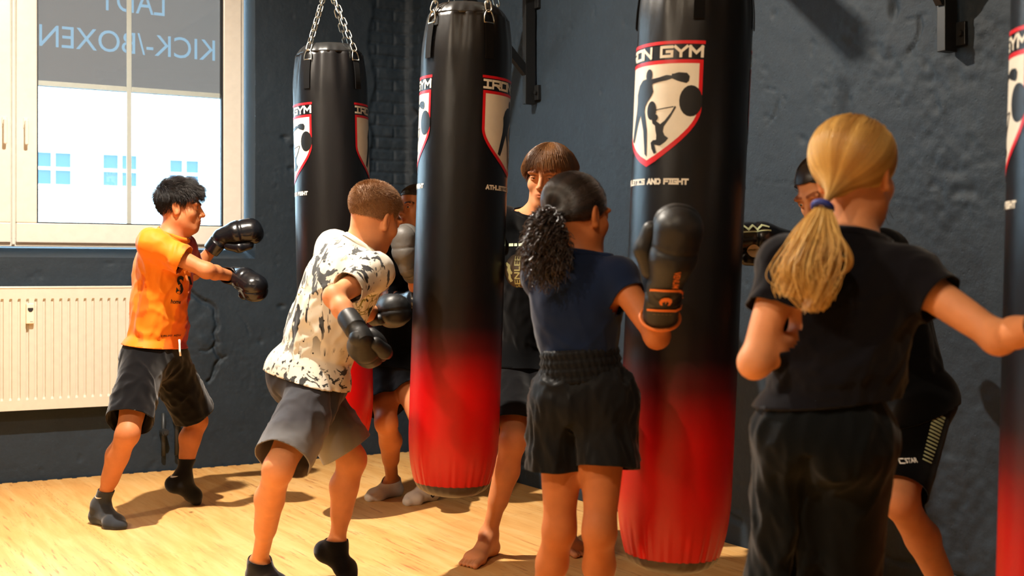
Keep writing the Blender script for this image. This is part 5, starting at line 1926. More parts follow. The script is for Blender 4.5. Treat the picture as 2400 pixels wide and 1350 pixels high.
def flat_word(word, w, h, bold=.02, centre=True, slant=0.0):
    Vt, Ft = text_flat(word, 1.0, bold)
    m = Vt.max(0)
    V = np.stack([Vt[:, 0] / m[0] * w + Vt[:, 1] / m[1] * h * slant, Vt[:, 1] / m[1] * h], -1)
    if centre: V = V - np.array((w / 2, h / 2))
    return V, Ft
SWOOSH = [(-.5, .20), (-.42, .06), (-.30, -.06), (-.12, -.14), (.06, -.12), (.30, -.02), (.5, .10), (.28, .06), (.06, .02), (-.10, .0), (-.26, .04), (-.38, .12)]

# ================================================================== boy in the orange shirt
def orange_boy():
    p = Person('boy in an orange and red shirt and black shorts punching the air by the window', 1.68, 362, 5.95, SK_OLIVE, .90)
    fw = (.985, -.17, 0)
    torso(p, C(362, 838, 5.95), C(382, 655, 5.95), C(402, 552, 5.95), (.93, -.36, 0), fw, sh_w=.165)
    add_head(p, C(423, 486, 5.95), (.995, .06, -.04), (.05, 0, 1), .98, fine=.0026, nose=1.2)
    neck_to_head(p)
    arm(p, 'R', (484, 634, -1), (549, 649, 1), hand=('to', C(640, 690, 5.86)))
    arm(p, 'L', (452, 640, 1), (520, 556, -1), hand=(1, .12, .22))
    hz = floor_c(222, 1224); tz = floor_c(287, 1243)
    leg(p, 'R', (300, 1015, -1), None, hz, tz)
    ball = floor_c(472, 1181)
    heel = C(392, 1146, 6.12); 
    leg(p, 'L', (462, 985, 1), None, heel, ball)
    body = build_body(p, brow=(.16, .12, .10)); eyes(p)
    def col(V):
        out = np.zeros((len(V), 3)); out[:] = srgb(238, 128, 8)[:3]
        q = (V - p.chest) @ p.Rc[:, 0]; f_ = (V - p.chest) @ p.Rc[:, 1]
        red = (q < -.012 + .012 * fbm(V * 9, 2, 3))
        out[red] = srgb(168, 22, 30)[:3]
        st = (fbm(V * np.array((5, 5, 3.0)), 3, 8) > .22) & (f_ > -.03) & ~red
        out[st] = srgb(224, 102, 6)[:3]
        return out
    global _gc
    s_ = garment
    def tee_col():
        g0 = globals()['garment']
        def g1(*a, **k):
            k['color'] = col; return g0(*a, **k)
        globals()['garment'] = g1
        try: return tee(p, M_TINTCLOTH, loose=.028, sleeve=.60, hem=.055, amp=.026, seed=2, sleeve_r=.068, hem_r=.140)
        finally: globals()['garment'] = g0
    sh = tee_col(); collar(p, sh, simple('orange_collar', srgb(234, 122, 8), .8))
    st = shorts(p, M_BLKSHORT, leg_len=.86, leg_r=.112, loose=.016, amp=.018, seed=4, top=.12, waist_r=.118)
    ups = nrm(p.chest - p.pelvis)
    pr = p.chest + p.Rc[:, 1] * .1
    n_ = nrm(p.Rc[:, 1] * .75 + p.Rc[:, 0] * .66)
    rt = nrm(np.cross(ups, n_))
    decal(p, 't_shirt', sh, 'lettering', None, C(422, 692, 5.8), rt, ups, M_INK, toward=n_, tris=flat_word('SIXT', .20, .085, .03, False))
    decal(p, 't_shirt', sh, 'small_lettering', None, C(410, 714, 5.8), rt, ups, M_INK, toward=n_, tris=flat_word('home', .05, .02, .02, False))
    decal(p, 't_shirt', sh, 'hem_lettering', None, C(377, 791, 5.7), (1, 0, 0), (0, 0, 1), M_INK, toward=(0, -1, 0), tris=flat_word('DRI-FIT ADV', .072, .009, .02))
    b = MB(); q0 = p.loc(C(421, 806, 5.78)); b.tube([Vector(q0 + np.array((.0, -.005, .02))), Vector(q0), Vector(q0 + np.array((.004, -.012, -.03))), Vector(q0 + np.array((.006, -.008, -.055)))], .005, 8)
    b.build('drawstring', M_WHITEPR, st, True)
    sr = socks(p, M_GREYSOCK, 'R', .085); sl = socks(p, M_BLKSOCK, 'L', .085)
    for s_k, par, at_ in (('sockR', sr, (234, 1162)), ('sockL', sl, (414, 1112))):
        dd = 5.75 if s_k == 'sockR' else 6.2
        decal(p, s_k, par, 'swoosh', [[(x * .05, y * .05) for x, y in SWOOSH]], C(at_[0], at_[1], dd), (.95, 0, -.2), (.2, 0, .95), M_WHITEPR, toward=(0, -1, 0), off=.004)
    glove(p, 'R', None, (.3, -.45, .85), M_GLOVE, 1.08, .06)
    glove(p, 'L', None, (0, -.75, .65), M_GLOVE, 1.06, .085)
    # wavy short hair, longer at the front
    pred = hairline(.058, .018, -.058)
    hair = hair_cap(p, pred, H_BLACK, lambda q: .003 + .006 * np.clip(q[:, 2] / .1, 0, 1), rough=.002)
    q, nr = scalp_pts(p, 9500, pred, 3)
    topw = np.clip((q[:, 2] - .03) / .06, 0, 1)
    L = (.0030 + .0065 * topw) * RNG.uniform(.7, 1.2, len(q))
    cl = np.floor(q * 55); ph = (np.sin(cl @ np.array((12.9, 78.2, 37.7))) * 43758.5) % 6.28
    def df(x, d, i):
        comb = np.stack([.5 * np.sin(ph + i * .8), np.full(len(x), .55) + .5 * np.cos(ph + i), .5 * np.cos(ph * 2 + i * .9) - .10 * i * np.clip(x[:, 1] / .08, 0, 1)], -1)
        side = np.stack([np.zeros(len(x)), -.25 * np.ones(len(x)), -.9 * np.ones(len(x))], -1)
        return d * .8 + comb * topw[:, None] * .55 + side * (1 - topw)[:, None] * .6
    S = grow(p, q, nr, 8, L, df, 4, keep=.004, jitter=.10)
    strands_mesh('hair_strands', to_world(p, S), .0007, .0003, H_BLACK, hair)
    return p
PA = orange_boy()

# ================================================================== boy in the white splash shirt
def white_boy():
    p = Person('boy in a white splash print shirt and grey gradient shorts hitting a punch bag', 1.56, 720, 4.6, SK_FAIR, .97)
    torso(p, C(722, 885, 4.6), C(790, 690, 4.6), C(848, 585, 4.6), (.72, .69, 0), (.80, .60, 0), sh_w=.170, hip_w=.09)
    add_head(p, C(878, 508, 4.62), (.64, .72, -.36), (.33, .10, 1), 1.02, ear=.92)
    neck_to_head(p)
    arm(p, 'R', (783, 695, -1), (848, 792, -1), hand=('to', C(893, 872, 4.42)))
    arm(p, 'L', (838, 735, 1), (900, 730, 1), hand=('to', C(1004, 706, 4.46)))
    hz = floor_c(592, 1362); tz = floor_c(668, 1392)
    leg(p, 'R', (652, 1098, -1), None, hz, tz)
    toe = floor_c(832, 1362); heel = C(744, 1302, 4.75)
    leg(p, 'L', (826, 1075, 1), None, heel, toe)
    body = build_body(p); eyes(p)
    sh = tee(p, M_SPLASH, loose=.026, sleeve=.68, hem=-.012, amp=.018, seed=6, sleeve_r=.064, sleeve_open=.003, hem_r=.146, hem_tilt=(.13, 0, .0))
    collar(p, sh, simple('white_collar', srgb(222, 216, 202), .8))
    st = shorts(p, M_GRADSHORT, leg_len=.90, leg_r=.108, loose=.014, amp=.014, seed=7, top=.10, flare=.0)
    for s_ in 'LR':
        sk = socks(p, M_BLKSOCK, s_, .02)
    g, tg, tc, fr = glove(p, 'R', None, (-.5, -.8, -.1), M_GLOVEMATT, .98, .115, M_GLOVEMATT)
    g, tg, tc, fr = glove(p, 'L', None, (0, -.15, 1), M_GLOVEMATT, 1.02, .085)
    decal(p, tc, g, 'red_tag', [[(-.024, -.008), (.024, -.008), (.024, .008), (-.024, .008)]], C(893, 741, 4.5), (1, 0, .05), (-.05, 0, 1), M_REDTAG, toward=(0, -1, 0), off=.003)
    pred = hairline(.055, .022, -.062)
    hair = hair_cap(p, pred, H_CROP, lambda q: .005 + .004 * np.clip(q[:, 2] / .08, 0, 1), rough=.0012, shade=.35)
    q, nr = scalp_pts(p, 15000, pred, 5)
    L = (.0012 + .0024 * np.clip((q[:, 2] + .02) / .1, 0, 1)) * RNG.uniform(.7, 1.3, len(q))
    def df(x, d, i): return d + np.array((0, .10, -.18))
    S = grow(p, q + nr * .002, nr, 4, L, df, 6, keep=.004, jitter=.07)
    strands_mesh('hair_strands', to_world(p, S), .00055, .0003, H_CROP, hair)
    return p
PB = white_boy()

# ================================================================== girl half hidden behind the second bag
def hidden_girl():
    p = Person('dark haired girl in black with white ankle socks half hidden behind a punch bag', 1.63, 938, 6.3, SK_OLIVE, .98)
    fw = (-.55, -.83, 0)
    torso(p, C(925, 865, 6.3), C(943, 690, 6.3), C(966, 562, 6.3), (-.6, -.8, 0), fw, sh_w=.150, bust=.9)
    add_head(p, C(973, 487, 6.3), (-.62, -.78, 0), (0, 0, 1), .96, .9, fine=.0026)
    neck_to_head(p, .050)
    arm(p, 'R', (905, 690, -1), (950, 705, -1), hand=(.8, -.5, 0))
    arm(p, 'L', (985, 690, -1), (957, 628, -1), hand=(-.12, -.1, 1))
    leg(p, 'R', (905, 990, -1), None, floor_c(936, 1160), floor_c(856, 1176))
    leg(p, 'L', (990, 995, -1), None, floor_c(1020, 1170), floor_c(946, 1186))
    build_body(p, brow=(.12, .09, .08), lip=(.80, .50, .50)); eyes(p)
    sh = tee(p, M_BLKTEE, loose=.012, sleeve=.92, hem=.02, amp=.012, seed=9, sleeve_r=.050, sleeve_open=.008)
    collar(p, sh, M_BLKTEE)
    shorts(p, M_BLKSHORT, leg_len=.58, leg_r=.098, loose=.012, amp=.008, seed=10, skirt=True)
    for s_, c_ in (('R', (922, 1128)), ('L', (1018, 1162))):
        sk = socks(p, M_WHITESOCK, s_, .012)
        dia = [[(-.016, 0), (-.006, .012), (.002, .012), (-.007, 0)], [(-.006, .012), (.008, .012), (.004, .006), (-.003, .006)], [(.008, .012), (.018, 0), (.010, 0), (.004, .006)], [(.018, 0), (.006, -.012), (-.002, -.012), (.010, 0)], [(-.016, 0), (-.002, -.012), (.004, -.006), (-.007, 0)]]
        decal(p, 'sock' + s_, sk, 'sock_emblem', dia, C(c_[0], c_[1], 6.3), (1, .1, .1), (-.1, 0, 1), M_INK, toward=(.5, -.85, 0), off=.004)
    glove(p, 'L', None, (-.55, -.8, .1), M_GLOVEGREY, 1.05, .07)
    glove(p, 'R', None, (-.3, -.5, .8), M_GLOVE, .98, .08)
    pred = hairline(.064, .03, -.07)
    hair = hair_cap(p, pred, H_DARK, .006, rough=.001)
    q, nr = scalp_pts(p, 5000, pred, 7)
    S = swept(q, np.array((0, -.118, .03)), 9, .0105, .012)
    strands_mesh('hair_strands', to_world(p, S), .0010, .0006, H_DARK, hair)
    b = MB(); c_ = p.hg(0, -.125, .03)
    bmesh.ops.create_icosphere(b.bm, subdivisions=3, radius=.038)
    for v in b.bm.verts: v.co = v.co * (1 + .05 * math.sin(v.co.x * 200) * math.sin(v.co.z * 160)) + Vector(p.loc(c_))
    b.build('hair_bun', H_DARK, hair, True)
    return p
PC = hidden_girl()

# ================================================================== boy with the brown fringe
def fringe_boy():
    p = Person('barefoot boy in a black shirt with a brown fringe looking down between two bags', 1.72, 1250, 5.26, SK_FAIR, .90)
    fw = (-.30, -.95, 0)
    torso(p, C(1250, 855, 5.30), C(1256, 655, 5.28), C(1261, 501, 5.24), fw, fw, sh_w=.178, sh_drop=-.012)
    add_head(p, C(1287, 410, 5.18), (-.34, -.86, -.3), (-.02, -.20, .97), 1.08, lid=.0020, fine=.0026)
    neck_to_head(p)
    arm(p, 'R', (1172, 660, 1), (1130, 560, -1), hand=(-.3, -.3, .9))
    arm(p, 'L', (1350, 680, -1), (1292, 632, -1), hand=(-.72, -.68, 0))
    leg(p, 'R', (1203, 1030, -1), None, floor_c(1158, 1298), floor_c(1092, 1334), bare=True)
    leg(p, 'L', (1318, 1040, -1), None, floor_c(1312, 1284), floor_c(1368, 1308), bare=True)
    build_body(p, brow=(.40, .28, .20)); eyes(p, look=(-.1, 1, -.45))
    sh = tee(p, M_BLKTEE, loose=.022, sleeve=.62, hem=.0, amp=.014, seed=12, sleeve_r=.070)
    collar(p, sh, M_BLKTEE)
    decal(p, 't_shirt', sh, 'chest_print', [[(x, -.006), (x + w, -.006), (x + w, .006), (x, .006)] for x, w in ((-.05, .018), (-.028, .012), (-.010, .020), (.014, .012), (.030, .018))], C(1222, 572, 5.05), (1, 0, 0), (0, 0, 1), M_GREENPR, toward=(0, -1, 0))
    shorts(p, M_BLKSHORT, leg_len=.90, leg_r=.108, loose=.014, amp=.006, seed=13)
    glove(p, 'R', None, (.3, .9, .1), M_GLOVETAUPE, 1.0, .08)
    g, tg, tc, fr = glove(p, 'L', None, (-.15, -1, .0), M_GLOVETAUPE, 1.08, .09)
    n_ = np.array((-.12, -1, 0))
    decal(p, tg, g, 'lettering', None, C(1222, 640, 4.86), (0, 0, 1), (-1, 0, 0), M_GREENPR, toward=n_, tris=flat_word('BENLEE', .125, .022, .02), off=.003)
    dog = [(-.04, -.002), (-.026, .006), (-.012, .004), (.004, .010), (.016, .008), (.030, .020), (.034, .012), (.024, .0), (.010, -.002), (-.004, -.012), (-.012, -.010), (-.008, -.002), (-.024, -.004), (-.034, -.014)]
    decal(p, tg, g, 'dog_emblem', [dog], C(1204, 636, 4.86), (0, 0, 1), (-1, 0, 0), M_GREENPR, toward=n_, off=.003)
    pred = hairline(.060, .012, -.075)
    hair = hair_cap(p, pred, H_BROWN, lambda q: .005 + .004 * np.clip(q[:, 2] / .1, 0, 1), rough=.001, shade=.2)
    q, nr = scalp_pts(p, 11000, pred, 9)
    ang = np.arctan2(q[:, 0], q[:, 1] + .02)
    cl = np.floor(ang * 9) ; sh_ = .5 + .5 * np.sin(cl * 12.9898 + 3)
    front = np.clip((q[:, 1] + .02) / .06, 0, 1)
    L = np.where(q[:, 1] > .045, .0042, .0030 + .0042 * np.clip((q[:, 2] - .015) / .09, 0, 1)) * RNG.uniform(.75, 1.15, len(q))
    def df(x, d, i):
        out = np.stack([np.sin(ang) * .5 + .10 * np.sin(cl * 7.1), np.cos(ang) * .42, np.full(len(x), -.38 - .12 * i)], -1)
        return d * .55 + out * .8
    S = grow(p, q, nr, 10, L, df, 10, keep=.010, jitter=.05)
    strands_mesh('hair_strands', to_world(p, S), .0007, .00035, H_BROWN, hair, shade=np.clip(.25 + .55 * sh_ * RNG.uniform(.5, 1.2, len(q)), 0, 1))
    return p
PD = fringe_boy()

# ================================================================== girl with the curly ponytail
def curly_girl():
    p = Person('girl with a dark curly ponytail in a navy top and black satin shorts', 1.47, 1365, 3.63, SK_TAN, .93)
    torso(p, C(1368, 935, 3.63), C(1352, 735, 3.63), C(1362, 610, 3.63), (.10, .99, 0), (.42, .91, 0), sh_w=.138, hip_w=.075, waist=.092)
    add_head(p, C(1352, 502, 3.65), (.72, .69, -.06), (.05, .05, 1), 1.0)
    neck_to_head(p, .048)
    arm(p, 'R', (1540, 788, -1), (1560, 664, -1), up_len=.275, hand=(.16, -.40, 1))
    arm(p, 'L', (1300, 760, 1), (1392, 752, 1), hand=(.15, -.2, 1))
    leg(p, 'L', (1312, 1235, 1), None, floor_c(1262, 1530), floor_c(1250, 1480))
    leg(p, 'R', (1405, 1240, 1), None, floor_c(1402, 1530), floor_c(1420, 1478))
    build_body(p, brow=(.15, .1, .08)); eyes(p)
    sh = tee(p, M_NAVYTEE, loose=.008, sleeve=.31, hem=.115, amp=.009, seed=15, sleeve_r=.054, fit_waist=.104, hem_r=.108, sleeve_open=.004)
    collar(p, sh, M_NAVYTEE)
    fl = [((.3, 0, 1), .05, 5), ((-.3, 0, 1), .05, 5), ((0, 0, 1), .035, 6)]
    st = shorts(p, M_SATIN, leg_len=.54, leg_r=.108, loose=.016, amp=.018, seed=16, top=.115, waist_r=.106, fold=fl, tuck=False, flare=.010, seat=.0, gapw=.016)
    # gathered elastic waistband
    ups = nrm(p.chest - p.pelvis); Rp = p.Rp
    c0 = p.pelvis + ups * .060 * p.s
    n = 160; rings = []
    prof = []
    for k in range(13):
        z = k / 12 * .098; prof.append((z, .0035 * (1 if k % 3 == 1 else (-.4 if k % 3 == 0 else .4))))
    for z, dr in prof:
        ring = []
        for j in range(n):
            a = 2 * math.pi * j / n
            cc = c0 + ups * z
            rr = .1215 - .012 * z / .098 + dr + .0020 * math.sin(38 * a + z * 60) + .0012 * math.sin(61 * a - z * 90)
            ring.append(cc + Rp[:, 0] * math.cos(a) * rr + Rp[:, 1] * math.sin(a) * rr * .86 - Rp[:, 1] * .006)
        rings.append(ring)
    V = np.concatenate([np.array(r) for r in rings])
    for _ in range(3):
        ctr = c0 + np.outer((V - c0) @ ups, ups); dv = V - ctr; dv /= np.linalg.norm(dv, axis=1, keepdims=True)
        V = V + dv * np.clip(.010 - p.S.at(V), 0, .03)[:, None]
    F = [(i * n + j, i * n + (j + 1) % n, (i + 1) * n + (j + 1) % n, (i + 1) * n + j) for i in range(len(rings) - 1) for j in range(n)]
    wb_ = mesh_np('waistband', p.loc(V), np.array(F), M_SATIN, st, True); md = wb_.modifiers.new('t', 'SOLIDIFY'); md.thickness = .003
    # black and orange glove
    ax_ = nrm(C(1592, 560, 3.62) - C(1552, 700, 3.62))
    g, tg, tc, fr = glove(p, 'R', None, (.12, -1, 0), M_GLOVEMATT, 1.08, .125)
    ctr = p.wr['R'] - fr['fa'] * .062 * 1.08; up_ = fr['fa']; rt = nrm(np.cross(up_, (0, 1, 0)) * 1.0); rt = nrm(np.cross((0, -1, 0), up_)) * -1
    rt = nrm(np.array((up_[2], 0, -up_[0])))
    def bandpoly(pts, w):
        return [stroke_quad(a, b_, w) for a, b_ in zip(pts[:-1], pts[1:])]
    loop = [(-.060, .042), (.030, .042), (.043, .034), (.050, .018), (.050, -.012), (.044, -.026), (.030, -.034), (-.060, -.034)]
    decal(p, fr['tu'], g, 'orange_piping', bandpoly(loop, .0085), ctr, rt, up_, M_ORANGETRIM, toward=(0, -1, 0), off=.004)
    snake = [(-.012, -.012), (-.016, .002), (-.012, .012), (-.004, .016), (.004, .016), (.012, .012), (.016, .002), (.012, -.012), (.006, -.014), (.008, -.002), (.002, .004), (.0, -.010), (-.002, .004), (-.008, -.002), (-.006, -.014)]
    decal(p, fr['tu'], g, 'snake_head_emblem', [snake], ctr, rt, up_, M_ORANGETRIM, toward=(0, -1, 0), off=.004)
    cw = p.wr['R'] - fr['fa'] * .125 * 1.08
    n = 40; k_ = 1.08
    b = MB(); b.tube([Vector(p.loc(cw + (fr['sb'] * math.cos(q) * .86 + fr['sc'] * math.sin(q)) * .0495 * k_)) for q in np.linspace(0, 2 * math.pi, n, endpoint=False)], .0045, 8, close=True)
    b.build('cuff_piping', M_ORANGETRIM, g, True)
    decal(p, fr['tu'], g, 'lettering', None, ctr + up_ * .083 + rt * .018, -up_, rt, M_ORANGETRIM, toward=(0, -1, 0), tris=flat_word('VENUM', .060, .016, .02), off=.004)
    decal(p, tc, g, 'faint_print', [[(x, -.0012), (x + .007, -.0012), (x + .007, .0012), (x, .0012)] for x in (-.026, -.016, -.006, .004, .014)], ctr - up_ * .050, rt, up_, simple('dull_print', srgb(96, 84, 70), .6), toward=(0, -1, 0), off=.003)
    glove(p, 'L', None, (-.3, .9, .1), M_GLOVEMATT, 1.0, .10, strap_mat=M_ORANGETRIM)
    # hair pulled back into a curly ponytail
    pred = hairline(.056, .026, -.055, .03)
    hair = hair_cap(p, pred, H_CURL, lambda q: .006, rough=.001, shade=.15)
    q, nr = scalp_pts(p, 4200, pred, 11)
    knot = np.array((0, -.118, -.012))
    S = swept(q, knot, 9, .0095, .012)
    strands_mesh('hair_strands', to_world(p, S), .0010, .0008, H_CURL, hair, clump(S[:, 0], knot, 46, .05, .55, .12))
    # curls
    kn = p.loc(p.hg(*knot)) + np.array((-.012, -.01, 0))
    r = np.random.default_rng(5); N = 1500; n = 26
    dr = r.normal(size=(N, 3)); dr /= np.linalg.norm(dr, axis=1, keepdims=True)
    rad = r.uniform(.35, 1, N) ** .6
    ctr = kn + np.array((.004, -.045, -.088)); axr = np.array((.080, .066, .112))
    end = ctr + dr * axr * rad[:, None]
    end[:, 2] = np.minimum(end[:, 2], kn[2] + .055)
    t_ = np.linspace(0, 1, n)[None, :, None]
    mid = kn + (end - kn) * .45 + np.array((-.004, -.02, .03)) * r.uniform(.3, 1, (N, 1))
    path = (1 - t_) ** 2 * kn + 2 * t_ * (1 - t_) * mid[:, None] + t_ ** 2 * end[:, None] + t_ ** 2 * np.array((0, 0, -.035)) * r.uniform(.2, 1.3, (N, 1, 1))
    ph = r.uniform(0, 6.28, (N, 1)); fq = r.uniform(16, 26, (N, 1)); am = .0085 * np.minimum(1, np.linspace(0, 1, n) * 3)[None, :]
    path[..., 0] += am * np.sin(ph + fq * t_[..., 0]); path[..., 1] += am * np.cos(ph + fq * t_[..., 0]); path[..., 2] += .6 * am * np.sin(ph * 2 + fq * .9 * t_[..., 0])
    strands_mesh('curly_ponytail', path, .0019, .0011, H_CURL, hair)
    b = MB(); b.tube([Vector(p.loc(p.hg(.022 * math.cos(a), -.118, -.012 + .022 * math.sin(a)))) for a in np.linspace(0, 2 * math.pi, 20, endpoint=False)], .006, 8, close=True)
    b.build('hair_tie', simple('black_hair_tie', srgb(15, 15, 16), .7), hair, True)
    return p
PE = curly_girl()

# ================================================================== girl behind the blonde girl
def back_girl():
    p = Person('girl in black leaning to punch a bag, mostly hidden behind the blonde girl', 1.55, 2110, 3.9, SK_FAIR, .95)
    fw = (-.85, -.30, 0)
    torso(p, C(2125, 940, 3.9), C(2062, 720, 3.9), C(1990, 575, 3.9), (-.8, -.5, 0), fw, sh_w=.150)
    add_head(p, C(1938, 448, 3.9), (-.80, -.42, -.42), (-.45, -.15, .9), 1.0)
    neck_to_head(p, .05)
    arm(p, 'R', (1940, 610, 1), (1838, 572, -1), hand=(-1, 0, .06))
    arm(p, 'L', (2040, 780, -1), (1985, 700, -1), hand=(-.3, -.1, .9))
    leg(p, 'L', (2108, 1172, -1), None, floor_c(2270, 1500), floor_c(2200, 1532))
    leg(p, 'R', (2010, 1180, 1), None, floor_c(2010, 1460), floor_c(1930, 1480))
    build_body(p, brow=(.45, .33, .27)); eyes(p, look=(0, 1, -.3))
    sh = tee(p, M_BLKTEE, loose=.022, sleeve=.6, hem=-.04, amp=.014, seed=20, sleeve_r=.066)
    collar(p, sh, M_BLKTEE)
    st = shorts(p, M_BLKTEE, leg_len=.92, leg_r=.086, loose=.004, amp=.003, seed=21)
    hp, kn = p.hips['L'], p.kn['L']
    dn = nrm(kn - hp); L = np.linalg.norm(kn - hp)
    up_ = -dn; rt = nrm(np.array((up_[2], 0, -up_[0])))
    c0 = C(2152, 1022, 3.75)
    for i in range(14):
        y = .088 - i * .0132
        w = .021 - .0004 * i
        decal(p, 'shorts', st, 'stripe', [[(-w, y), (w, y + .004), (w, y + .0125 - .0003 * i), (-w, y + .0085 - .0003 * i)]], c0, rt, up_, M_GREENPR, toward=(.1, -1, 0), off=.004)
    decal(p, 'shorts', st, 'lettering', None, C(2104, 1066, 3.72), (1, 0, .08), (-.08, 0, 1), M_WHITEPR, toward=(0, -1, 0), tris=flat_word('STAR', .034, .013, .03), off=.004)
    decal(p, 'shorts', st, 'square_emblem', [[(-.007, -.007), (.007, -.007), (.007, -.004), (-.007, -.004)], [(-.007, .004), (.007, .004), (.007, .007), (-.007, .007)], [(-.007, -.004), (-.004, -.004), (-.004, .004), (-.007, .004)]], C(2084, 1068, 3.72), (1, 0, .08), (-.08, 0, 1), M_WHITEPR, toward=(0, -1, 0), off=.004)
    g, tg, tc, fr = glove(p, 'R', None, (.0, -.35, 1), M_GLOVE, 1.10, .10)
    ring = [[(.022 * math.cos(a) , .022 * math.sin(a)) for a in np.linspace(0, 2 * math.pi, 20, endpoint=False)]]
    decal(p, fr['tu'], g, 'palm_patch', ring, C(1767, 588, 4.1), (1, 0, 0), (0, 0, 1), M_PALM, toward=(0, -1, 0), off=.003)
    sq = [(-.05, -.004), (-.035, .010), (-.02, -.006), (-.005, .012), (.01, -.006), (.025, .010), (.045, .004)]
    decal(p, tg, g, 'script_print', [stroke_quad(a, b_, .007) for a, b_ in zip(sq[:-1], sq[1:])] + [stroke_quad((-.05, -.016), (.05, -.010), .005)], fr['f'](.10, .03, .01), (1, 0, 0), (0, .5, .85), M_GREENPR, toward=(0, -.85, .5), off=.003)
    glove(p, 'L', None, (0, -1, 0), M_GLOVE, 1.0, .08)
    pred = hairline(.060, .03, -.06)
    hair = hair_cap(p, pred, H_DARK, .006, rough=.001)
    q, nr = scalp_pts(p, 5000, pred, 13)
    S = swept(q, np.array((0, -.116, -.008)), 9, .0105, .012)
    strands_mesh('hair_strands', to_world(p, S), .0010, .0006, H_DARK, hair)
    kn_ = p.loc(p.hg(0, -.115, -.01)); r = np.random.default_rng(3); N = 260
    e = kn_ + np.array((.06, -.01, -.12)) + r.normal(size=(N, 3)) * np.array((.02, .015, .03)); t_ = np.linspace(0, 1, 10)[None, :, None]
    m_ = kn_ + np.array((.055, -.01, .01)) + r.normal(size=(N, 3)) * .008
    strands_mesh('ponytail', (1 - t_) ** 2 * kn_ + 2 * t_ * (1 - t_) * m_[:, None] + t_ ** 2 * e[:, None], .0015, .0006, H_DARK, hair)
    return p
PF = back_girl()

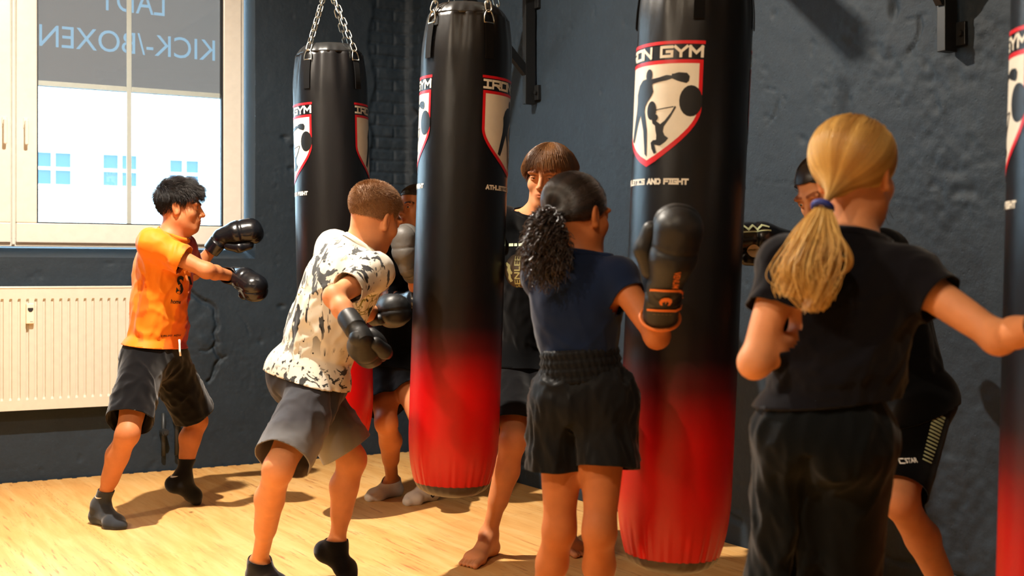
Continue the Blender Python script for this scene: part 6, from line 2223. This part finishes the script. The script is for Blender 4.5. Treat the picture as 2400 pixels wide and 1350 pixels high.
# ================================================================== blonde girl in front
def blonde_girl():
    p = Person('girl with a blond ponytail in a black shirt and dark track pants seen from behind', 1.53, 1960, 2.8, SK_FAIR, .90)
    fw = (.22, .97, 0)
    torso(p, C(1932, 1020, 2.8), C(1976, 750, 2.8), C(1992, 566, 2.8), (.30, .95, 0), fw, sh_w=.150, sh_drop=.018, hip_w=.075)
    add_head(p, C(2003, 408, 2.83), (.66, .75, -.06), (.03, .02, 1), 1.0)
    neck_to_head(p, .047)
    arm(p, 'L', (1768, 850, -1), (1930, 772, 1), up_len=.27, hand=(.6, .7, .3))
    arm(p, 'R', (2340, 792, -1), (2480, 748, -1), up_len=.27, hand=(.9, -.1, .35))
    leg(p, 'L', (1842, 1360, 1), None, floor_c(1790, 1868), floor_c(1780, 1790))
    leg(p, 'R', (1972, 1370, 1), None, floor_c(1945, 1868), floor_c(1960, 1790))
    build_body(p, brow=(.6, .5, .4)); eyes(p)
    sh = tee(p, M_CHARTEE, loose=.024, sleeve={'L': .46, 'R': .36}, hem=.085, amp=.016, seed=25, sleeve_r=.060, fit_waist=.134, hem_r=.138, hem_tilt=(.26, 0, 0),
             fold=[((.75, .1, .65), .05, 5), ((.55, 0, .85), .07, 4), ((.9, 0, .3), .06, 4)])
    collar(p, sh, M_CHARTEE)
    fl = [((.3, 0, 1), .07, 5), ((-.45, 0, 1), .08, 4), ((.0, 0, 1), .05, 5)]
    st = shorts(p, M_PANTS, leg_len=1.92, leg_r=.098, loose=.014, name='track_pants', amp=.016, seed=26, top=.15, fold=fl, waist_r=.122, seat=.0, gapw=.006)
    for s_ in 'LR': socks(p, M_BLKSOCK, s_, .03)
    glove(p, 'R', None, (-.2, -.8, .6), M_GLOVE, .98, .06)
    glove(p, 'L', None, (-.7, .2, .6), M_GLOVE, 1.0, .08)
    # straight hair drawn into a low ponytail
    pred = hairline(.052, .024, -.055, .035)
    hair = hair_cap(p, pred, H_BLOND, lambda q: .009, rough=.001, shade=.3)
    q, nr = scalp_pts(p, 8500, pred, 15)
    tie_w = C(1928, 486, 2.72)
    tie = ((tie_w - p.HO) @ p.HR) / p.hk
    q = q[(((q - CR_C) / CR_R) @ nrm((tie - CR_C) / CR_R)) > -.95]
    S = swept(q, tie, 14, .0125 + .008 * np.clip(q[:, 2] / .1, 0, 1) * RNG.uniform(.3, 1.3, len(q)), .014)
    shd = clump(S[:, 0], tie, 40, .15, .85, .15)
    strands_mesh('hair_strands', to_world(p, S), .0010, .0007, H_BLOND, hair, shd)
    b = MB(); ax = nrm(C(1905, 560, 2.68) - tie_w); R_ = frame_of((0, 1, 0), ax)
    b.tube([Vector(p.loc(tie_w) + (R_[:, 0] * math.cos(a) + R_[:, 1] * math.sin(a)) * .019) for a in np.linspace(0, 2 * math.pi, 22, endpoint=False)], .0075, 10, close=True)
    b.build('hair_tie', M_TIE, hair, True)
    r = np.random.default_rng(8); N = 1500; n = 26
    t_ = np.linspace(0, 1, n)[None, :, None]
    lk = r.integers(0, 26, N); lr = np.random.default_rng(4)
    lox = lr.uniform(-1, 1, 26); loy = lr.uniform(-1, 1, 26); loe = lr.uniform(.72, 1.08, 26); loph = lr.uniform(0, 6.28, 26)
    k0 = p.loc(tie_w)
    ctrl = [C(1928, 486, 2.72), C(1915, 560, 2.66), C(1880, 640, 2.64), C(1882, 712, 2.66)]
    ctrl = [p.loc(c_) for c_ in ctrl]
    tt = t_ * loe[lk][:, None, None]
    path = (1 - tt) ** 3 * ctrl[0] + 3 * tt * (1 - tt) ** 2 * ctrl[1] + 3 * tt ** 2 * (1 - tt) * ctrl[2] + tt ** 3 * ctrl[3]
    wd = (.010 + .034 * np.sin(np.pi * np.clip(t_ * .75, 0, 1)))
    path = path + wd * np.stack([lox[lk] + .28 * r.normal(size=N), .6 * loy[lk] + .25 * r.normal(size=N), .1 * r.normal(size=N)], -1)[:, None, :]
    wav = .014 * t_[..., 0] * np.sin(loph[lk][:, None] + lr.uniform(5, 11, 26)[lk][:, None] * t_[..., 0] + r.normal(size=(N, 1)) * .25)
    path[..., 0] += wav; path[..., 2] += .4 * wav
    shd = np.clip(.35 + .4 * (.5 + .5 * np.sin(lk * 12.9)) + r.uniform(-.15, .25, N), 0, 1)
    strands_mesh('ponytail', path, .0013, .0007, H_BLOND, hair, shd)
    # loose locks
    N = 120; t1 = np.linspace(0, 1, n)[None, :, None]
    def bez(a, b_, c_, d_, N, sp):
        o_ = r.normal(size=(N, 1, 3)) * sp
        return (1 - t1) ** 3 * p.loc(a) + 3 * t1 * (1 - t1) ** 2 * p.loc(b_) + 3 * t1 ** 2 * (1 - t1) * p.loc(c_) + t1 ** 3 * p.loc(d_) + o_ * np.sin(np.pi * t1 * .9 + .1)
    S = np.concatenate([bez(C(1940, 500, 2.70), C(1950, 560, 2.64), C(2040, 620, 2.64), C(1960, 645, 2.66), N, .003), bez(C(1938, 500, 2.70), C(1935, 590, 2.63), C(1990, 640, 2.63), C(1985, 590, 2.66), N // 2, .002)])
    strands_mesh('loose_lock', S, .0010, .0006, H_BLOND, hair)
    return p
PG = blonde_girl()
